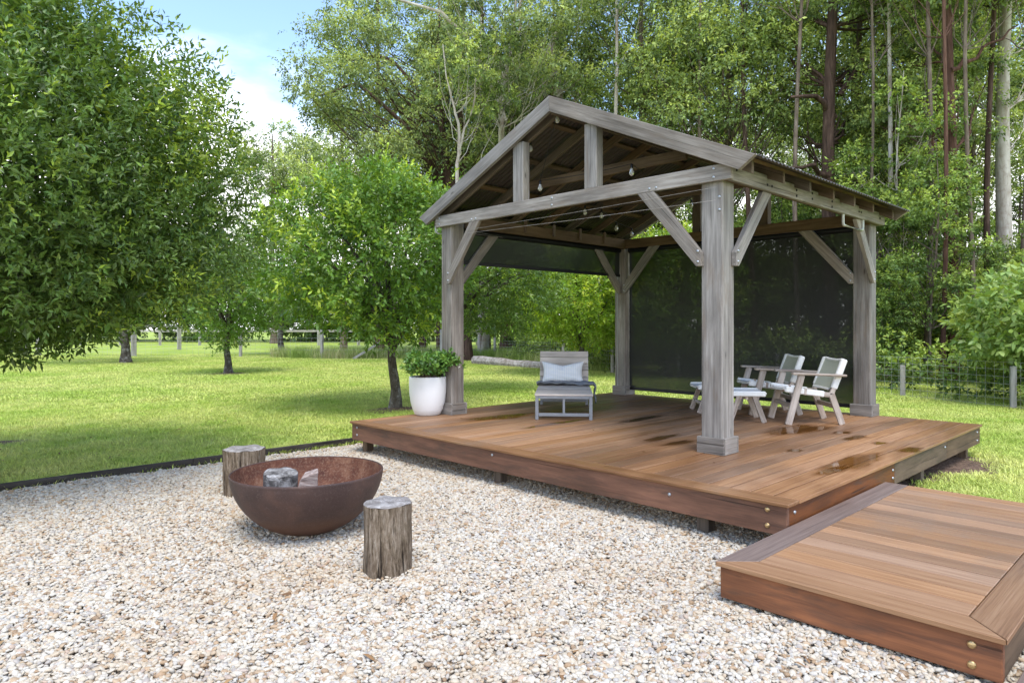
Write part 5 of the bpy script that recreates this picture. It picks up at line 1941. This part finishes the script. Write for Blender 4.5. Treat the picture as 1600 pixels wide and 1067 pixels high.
# ------------------------------------------------------------------ potted gardenia
px_, py_ = 1.075, 5.425
pt_ = empty('potted_plant', (px_, py_, DZ), 0, 'leafy gardenia with white flowers in a white tapered pot on the deck', 'potted plant')
prof = [(0.001, 0.0), (0.15, 0.0), (0.175, 0.012), (0.205, 0.08), (0.232, 0.18), (0.247, 0.30), (0.252, 0.42), (0.250, 0.50), (0.248, 0.512), (0.240, 0.518), (0.230, 0.512), (0.228, 0.46), (0.001, 0.455)]
link('pot', lathe('pot', prof, 56), M['pot'], pt_)
link('soil', lathe('soil', [(0.226, 0.485), (0.15, 0.515), (0.001, 0.53)], 24, jit=lambda r, z, a: r * (1 + 0.0 * math.sin(a * 7))), M['mulch'], pt_)
rgp = np.random.default_rng(8)
acc = Acc()
tips = []
for i in range(36):
    a_ = rgp.uniform(0, 6.28)
    rr_ = rgp.uniform(0.06, 0.40)
    tip = np.array([math.cos(a_) * rr_, math.sin(a_) * rr_, 0.50 + rgp.uniform(0.0, 0.30) * (1.15 - rr_)])
    tip += np.array([VR[0], VR[1], 0]) * 0.09
    st_ = np.array([rgp.uniform(-0.06, 0.06), rgp.uniform(-0.06, 0.06), 0.49])
    acc.tube(np.stack([st_, (st_ + tip) / 2 + np.array([0, 0, 0.07]), tip]), [0.009, 0.007, 0.004], 5)
    tips.append(tip)
link('stems', acc.mesh('stems'), M['bark_mid'], pt_)
tips = np.array(tips)
Pp = []
Dd = []
for tip in tips:
    m_ = 11
    q = unit(rgp.normal(size=(m_, 3)))
    q[:, 2] = np.abs(q[:, 2]) * 0.6
    Pp.append(tip + q * rgp.uniform(0.01, 0.10, (m_, 1)))
    Dd.append(unit(q + np.array([0, 0, 0.5])))
Pp = np.concatenate(Pp)
Dd = np.concatenate(Dd)
tt = np.clip(0.35 + 0.2 * rgp.normal(size=len(Pp)), 0, 1)
v_, f_, t_ = twigs(Pp, Dd, 8, 0.07, 0.068, 0.034, rgp, tt, 0.05, False, 0.9)
link('foliage', arr_mesh('foliage', v_, [f_], {'tint': t_}), M['leaf_garden'], pt_)
for i in range(9):
    tip = tips[rgp.integers(0, len(tips))] + np.array([-VF[0] * 0.06, -VF[1] * 0.06, 0.05]) + rgp.normal(size=3) * 0.03
    a = Acc()
    for k in range(6):
        an = k * math.pi / 3 + i
        d = np.array([math.cos(an), math.sin(an), 0.35])
        s2 = np.array([-math.sin(an), math.cos(an), 0])
        a.add(np.stack([np.zeros(3), d * 0.018 + s2 * 0.011, d * 0.034, d * 0.018 - s2 * 0.011]), np.array([[0, 1, 2, 3]]))
    q = link('flower', a.mesh('flower'), M['petal'], pt_, tip, (rgp.uniform(-0.9, 0.9), rgp.uniform(-0.9, 0.9), 0))

# ------------------------------------------------------------------ fire bowl with two log pieces
bx_, by_ = -1.99, 2.89
prof_o = []
RB, HB = 0.572, 0.475
for i in range(21):
    a_ = i / 20 * math.pi / 2
    prof_o.append((max(0.001, RB * math.sin(a_) ** 0.92), HB * (1 - math.cos(a_) ** 1.12)))
fbw = empty('fire_bowl', (bx_, by_, 0.0), 0, 'large rusted steel fire bowl standing in the gravel', 'fire bowl')
link('bowl', lathe('bowl', prof_o, 96), M['rust_out'], fbw)
prof_i = [(max(0.001, r_ * 0.982), z_ * 0.975 + 0.012) for r_, z_ in prof_o]
link('lining', lathe('lining', prof_i[::-1], 96), M['rust_in'], fbw)
link('rim', lathe('rim', [(RB * 0.982, HB * 0.975 + 0.012), (RB * 0.987, HB + 0.006), (RB * 0.998, HB + 0.006), (RB + 0.003, HB - 0.004), (RB - 0.001, HB - 0.02)], 96), M['rust_out'], fbw)


def rough_log(name, r, h, seed, flare=0.0, n=40, rings=16, amp=0.06):
    rg = np.random.default_rng(seed)
    ph = rg.uniform(0, 6.28, 8)
    am = rg.uniform(0.3, 1, 8)

    def jit(q, z, a_):
        s_ = 1 + sum(amp * am[k] / (k + 1.5) * math.sin((k + 2) * a_ + ph[k] + z * (2 + k) * 1.2) for k in range(8))
        s_ += 0.012 * math.sin(a_ * 31 + z * 13 + ph[1]) + 0.010 * math.sin(a_ * 47 - z * 9)
        return q * s_
    pr = []
    for i in range(rings + 1):
        t_ = i / rings
        pr.append((r * (1 + flare * (1 - t_) ** 2), h * t_))
    body = lathe(name, pr, n, jit, smooth=True)
    top_r = [(1.0, h), (0.93, h + 0.008), (0.5, h + 0.012), (0.01, h + 0.010)]
    V = []
    F = []
    for (k_, z_) in top_r:
        for i in range(n):
            a_ = 2 * math.pi * i / n
            q = jit(r, h, a_) * k_
            V.append((q * math.cos(a_), q * math.sin(a_), z_ + 0.005 * math.sin(a_ * 5 + ph[2]) * (k_ > 0.4)))
    for i in range(len(top_r) - 1):
        for k in range(n):
            k2 = (k + 1) % n
            F.append((i * n + k, i * n + k2, (i + 1) * n + k2, (i + 1) * n + k))
    cap = arr_mesh('cut_face', np.array(V), [np.array(F)], smooth=True)
    return body, cap


def stump(loc, r, h, seed, label, rz, flare=0.05, tilt=(0, 0)):
    e = empty('log_stool', loc, rz, label, 'log stool', 'sawn log stools by the fire bowl')
    bd_, cp_ = rough_log('bark', r, h, seed, flare)
    link('bark', bd_, M['stump_bark'], e, rot=(tilt[0], tilt[1], 0))
    link('cut_face', cp_, M['end_grain'], e, rot=(tilt[0], tilt[1], 0))
    return e


stump((-2.055, 1.70, 0.0), 0.152, 0.46, 11, 'pale split-barked log stool standing in front of the fire bowl', 0.4, 0.06)
stump((-1.86, 4.40, 0.0), 0.182, 0.435, 23, 'grey log stool half hidden behind the fire bowl', 1.7, -0.04)
x, y = bear(437, 5.30)
e = empty('burnt_log', (x, y, 0.21), 0.3, 'grey charred log end resting inside the fire bowl', 'log')
bd_, cp_ = rough_log('bark', 0.125, 0.26, 35, 0.0)
link('bark', bd_, M['char'], e, rot=(0.10, -0.06, 0))
link('cut_face', cp_, M['char'], e, rot=(0.10, -0.06, 0))
x, y = bear(479, 5.22)
bm = bmesh.new()
L_ = [(-0.085, -0.06), (0.08, -0.075), (0.06, 0.055), (-0.06, 0.07)]
rs2 = random.Random(3)
rows = []
for k in range(6):
    t_ = k / 5
    rows.append([bm.verts.new((px * (1 - 0.25 * t_) + rs2.uniform(-0.008, 0.008), py * (1 - 0.15 * t_) + rs2.uniform(-0.008, 0.008), t_ * 0.29 + (0.03 * px / 0.08 if k == 5 else 0))) for px, py in L_])
for a_, b_ in zip(rows[:-1], rows[1:]):
    for i in range(4):
        bm.faces.new((a_[i], a_[(i + 1) % 4], b_[(i + 1) % 4], b_[i]))
bm.faces.new(rows[-1])
bm.faces.new(rows[0][::-1])
bmesh.ops.bevel(bm, geom=list(bm.edges), offset=0.006, segments=1, affect='EDGES')
o = link('split_log', bm_mesh(bm, 'split_log'), M['split_log'], None, (x, y, 0.205), (0.12, 0.12, -0.6))
tag(o, 'pale split piece of firewood beside the charred log in the fire bowl', 'log')

# ------------------------------------------------------------------ gravel stones
rgg = np.random.default_rng(42)


def ico(sub):
    bm = bmesh.new()
    bmesh.ops.create_icosphere(bm, subdivisions=sub, radius=1.0)
    bm.verts.ensure_lookup_table()
    V = np.array([v.co[:] for v in bm.verts])
    F = np.array([[v.index for v in f.verts] for f in bm.faces])
    bm.free()
    return V, F


IV, IF = ico(2)
CELL = 0.34
tpls = []
for k in range(8):
    VV = []
    FF = []
    n = 0
    cnt = int(CELL * CELL * 5200)
    for i in range(cnt):
        layer = i / cnt
        s = 0.0100 * math.exp(float(np.clip(rgg.normal() * 0.32, -0.6, 0.6)))
        ax = np.array([1.35, 1.0, 0.62]) * rgg.uniform(0.8, 1.25, 3) * s
        d = unit(rgg.normal(size=(5, 3)))
        h = rgg.uniform(0.62, 0.95, 5)
        v = IV.copy()
        for q in range(5):          # flats knocked off the pebble
            dd = v @ d[q]
            over = np.maximum(dd - h[q], 0)
            v = v - over[:, None] * d[q] * 0.85
        v = v * ax
        e = Euler((rgg.normal() * 0.35, rgg.normal() * 0.35, rgg.uniform(0, 6.28))).to_matrix()
        v = v @ np.array(e).T
        x, y = rgg.uniform(-CELL / 2, CELL / 2, 2)
        z = 0.004 + 0.016 * layer + rgg.normal() * 0.003
        VV.append(v + np.array([x, y, z]))
        FF.append(IF + n)
        n += len(v)
    tpls.append((np.concatenate(VV), np.concatenate(FF)))
pts = []
ix = int(9 / CELL)
gx = np.arange(-7.4, GX1 - 0.1, CELL * 0.84)
gy = np.arange(-3.6, GY1 - 0.12, CELL * 0.84)


def in_view(x, y, margin=90, dmin=1.8):
    hx, hy = x - CAM[0], y - CAM[1]
    D = hx * VF[0] + hy * VF[1]
    if D < dmin:
        return False
    p = 800 + F_PX * (hx * VR[0] + hy * VR[1]) / D
    return -margin - 500 / D < p < 1600 + margin + 500 / D


for x in gx:
    for y in gy:
        if in_view(x, y, 420, 1.0):
            pts.append((x + rgg.uniform(-0.03, 0.03), min(y + rgg.uniform(-0.03, 0.03), GY1 - 0.17), 0.006 + 0.010 * math.sin(x * 2.1 + y * 1.3) * math.sin(y * 1.9 - x)))
pts = np.array(pts)
n = len(pts)
scatter('gravel', tpls, pts, np.stack([np.zeros(n), np.zeros(n), rgg.integers(0, 4, n) * math.pi / 2 + rgg.normal(size=n) * 0.1], 1), np.ones(n), rgg.integers(0, 8, n), M['pebble'])

# dead leaves and bark flakes lying about
m_ = 210
P = []
while len(P) < m_:
    x, y = rgg.uniform(-4.2, 0.3), rgg.uniform(-1.6, 6.0)
    if in_view(x, y, 0) and not (x > SX0 - 0.05 and y < 0.05) and (x - bx_) ** 2 + (y - by_) ** 2 > 0.5:
        P.append((x, y, 0.032 + rgg.uniform(0, 0.006)))
for k in range(34):
    P.append((rgg.uniform(0.1, 5.2), rgg.uniform(0.05, 5.4), DZ + 0.004))
for k in range(150):      # and on the lawn
    x, y = bear(rgg.uniform(0, 560), rgg.uniform(7.5, 24))
    if y > 6.3:
        P.append((x, y, 0.05))
P = np.array(P)
n = len(P)
A_ = rgg.normal(size=(n, 3)) * np.array([1, 1, 0.10])
v_, f_, t_ = leaves(P, A_, np.array([0, 0, 1.0]) + rgg.normal(size=(n, 3)) * 0.2, rgg.uniform(0.03, 0.10, n), rgg.uniform(0.009, 0.026, n), np.zeros(n), False, 0.1)
tag(link('leaf_litter', arr_mesh('leaf_litter', v_, [f_]), M['dead_leaf']), kind='stuff')


# ------------------------------------------------------------------ grass
def tuft(n, R_, h, w, rg, lean=0.6):
    V = []
    F = []
    k = 0
    for i in range(n):
        a_ = rg.uniform(0, 6.28)
        r_ = R_ * math.sqrt(rg.uniform(0, 1))
        p = np.array([math.cos(a_) * r_, math.sin(a_) * r_, -0.005])
        b_ = rg.uniform(0, 6.28)
        d = np.array([math.cos(b_), math.sin(b_), 0])
        s2 = np.array([-d[1], d[0], 0])
        hh = h * rg.uniform(0.55, 1.25)
        ln = lean * rg.uniform(0.3, 1.3)
        ww = w * rg.uniform(0.7, 1.2)
        m1 = p + d * ln * hh * 0.40 + np.array([0, 0, hh * 0.60])
        m2 = p + d * ln * hh * 1.15 + np.array([0, 0, hh * (0.85 if ln > 0.7 else 1.0)])
        V += [p + s2 * ww * 0.5, p - s2 * ww * 0.5, m1 - s2 * ww * 0.45, m1 + s2 * ww * 0.45, m2]
        F += [(k, k + 1, k + 2), (k, k + 2, k + 3), (k + 3, k + 2, k + 4)]
        k += 5
    return np.array(V), np.array(F)


rgt = np.random.default_rng(12)
near_t = [tuft(70, 0.16, 0.055, 0.0085, rgt, 0.9) for _ in range(6)]
far_t = [tuft(70, 0.42, 0.065, 0.020, rgt, 0.8) for _ in range(6)]
mulch_c = [(bear(617, 12.9), 0.55), (bear(357, 22.4), 0.8), (bear(2, 9.15), 0.4), ((4.4, 0.35), 0.8)]
pn = []
pf = []
tries = 0
for tries in range(60000):
    D = 4.5 + 33 * rgt.uniform(0, 1) ** 0.9
    pxx = rgt.uniform(-150, 1750)
    x, y = bear(pxx, D)
    # keep probability so that density per square metre falls with distance
    area_w = D        # uniform in px and D -> density ~ 1/D already
    if x < GX1 - 0.1 and y < GY1 + 0.12:
        continue
    if -0.05 < x < DX + 0.02 and -0.02 < y < DY + 0.05:
        continue
    if x < SX1 + 0.05 and y < 0.0 and x > -1.2 and y > -1.45:
        continue
    if -1.2 < x < 3.3 and -3.1 < y <= -1.45:
        continue
    if any((x - c[0]) ** 2 + (y - c[1]) ** 2 < r_ * r_ * rgt.uniform(0.5, 1.1) for c, r_ in mulch_c):
        continue
    (pn if D < 14.5 else pf).append((x, y, 0))
for i in range(520):      # longer grass left standing along the edging, the deck and round the trunks
    u_ = rgt.uniform(0, 1)
    if i < 260:
        pn.append((-5.5 + 6.0 * u_, GY1 + 0.12 + rgt.uniform(0, 0.07), 0))
    elif i < 380:
        pn.append((0.5 + 4.9 * u_, DY + 0.09 + rgt.uniform(0, 0.1), 0))
    else:
        c_, r_ = mulch_c[int(rgt.integers(0, 3))]
        a_ = rgt.uniform(0, 6.28)
        pn.append((c_[0] + math.cos(a_) * r_ * rgt.uniform(0.2, 1.0), c_[1] + math.sin(a_) * r_ * rgt.uniform(0.2, 1.0), 0))
pn = np.array(pn)
pf = np.array(pf)
for nm, pts, tp_ in (('grass', pn, near_t), ('paddock_grass', pf, far_t)):
    n = len(pts)
    scatter(nm, tp_, pts, np.stack([np.zeros(n), np.zeros(n), rgt.uniform(0, 6.28, n)], 1), rgt.uniform(0.75, 1.25, n), rgt.integers(0, 6, n), M['grass'])
# longer seeding grass at the fence foot
tall_t = [tuft(46, 0.30, 0.48, 0.012, rgt, 0.5) for _ in range(5)]
pts = []
for i in range(1000):
    x, y = along(fence_w + fl[1:3], rgt.uniform(0.40, 0.95))
    d = np.array([x - CAM[0], y - CAM[1]])
    d /= np.linalg.norm(d)
    k_ = -0.3 + rgt.uniform(0, 1) ** 1.4 * 4.5
    pts.append((x + d[0] * k_, y + d[1] * k_, 0))
pts = np.array(pts)
n = len(pts)
scatter('tall_grass', tall_t, pts, np.stack([np.zeros(n), np.zeros(n), rgt.uniform(0, 6.28, n)], 1), rgt.uniform(0.5, 1.2, n), rgt.integers(0, 5, n), M['tall_grass'])
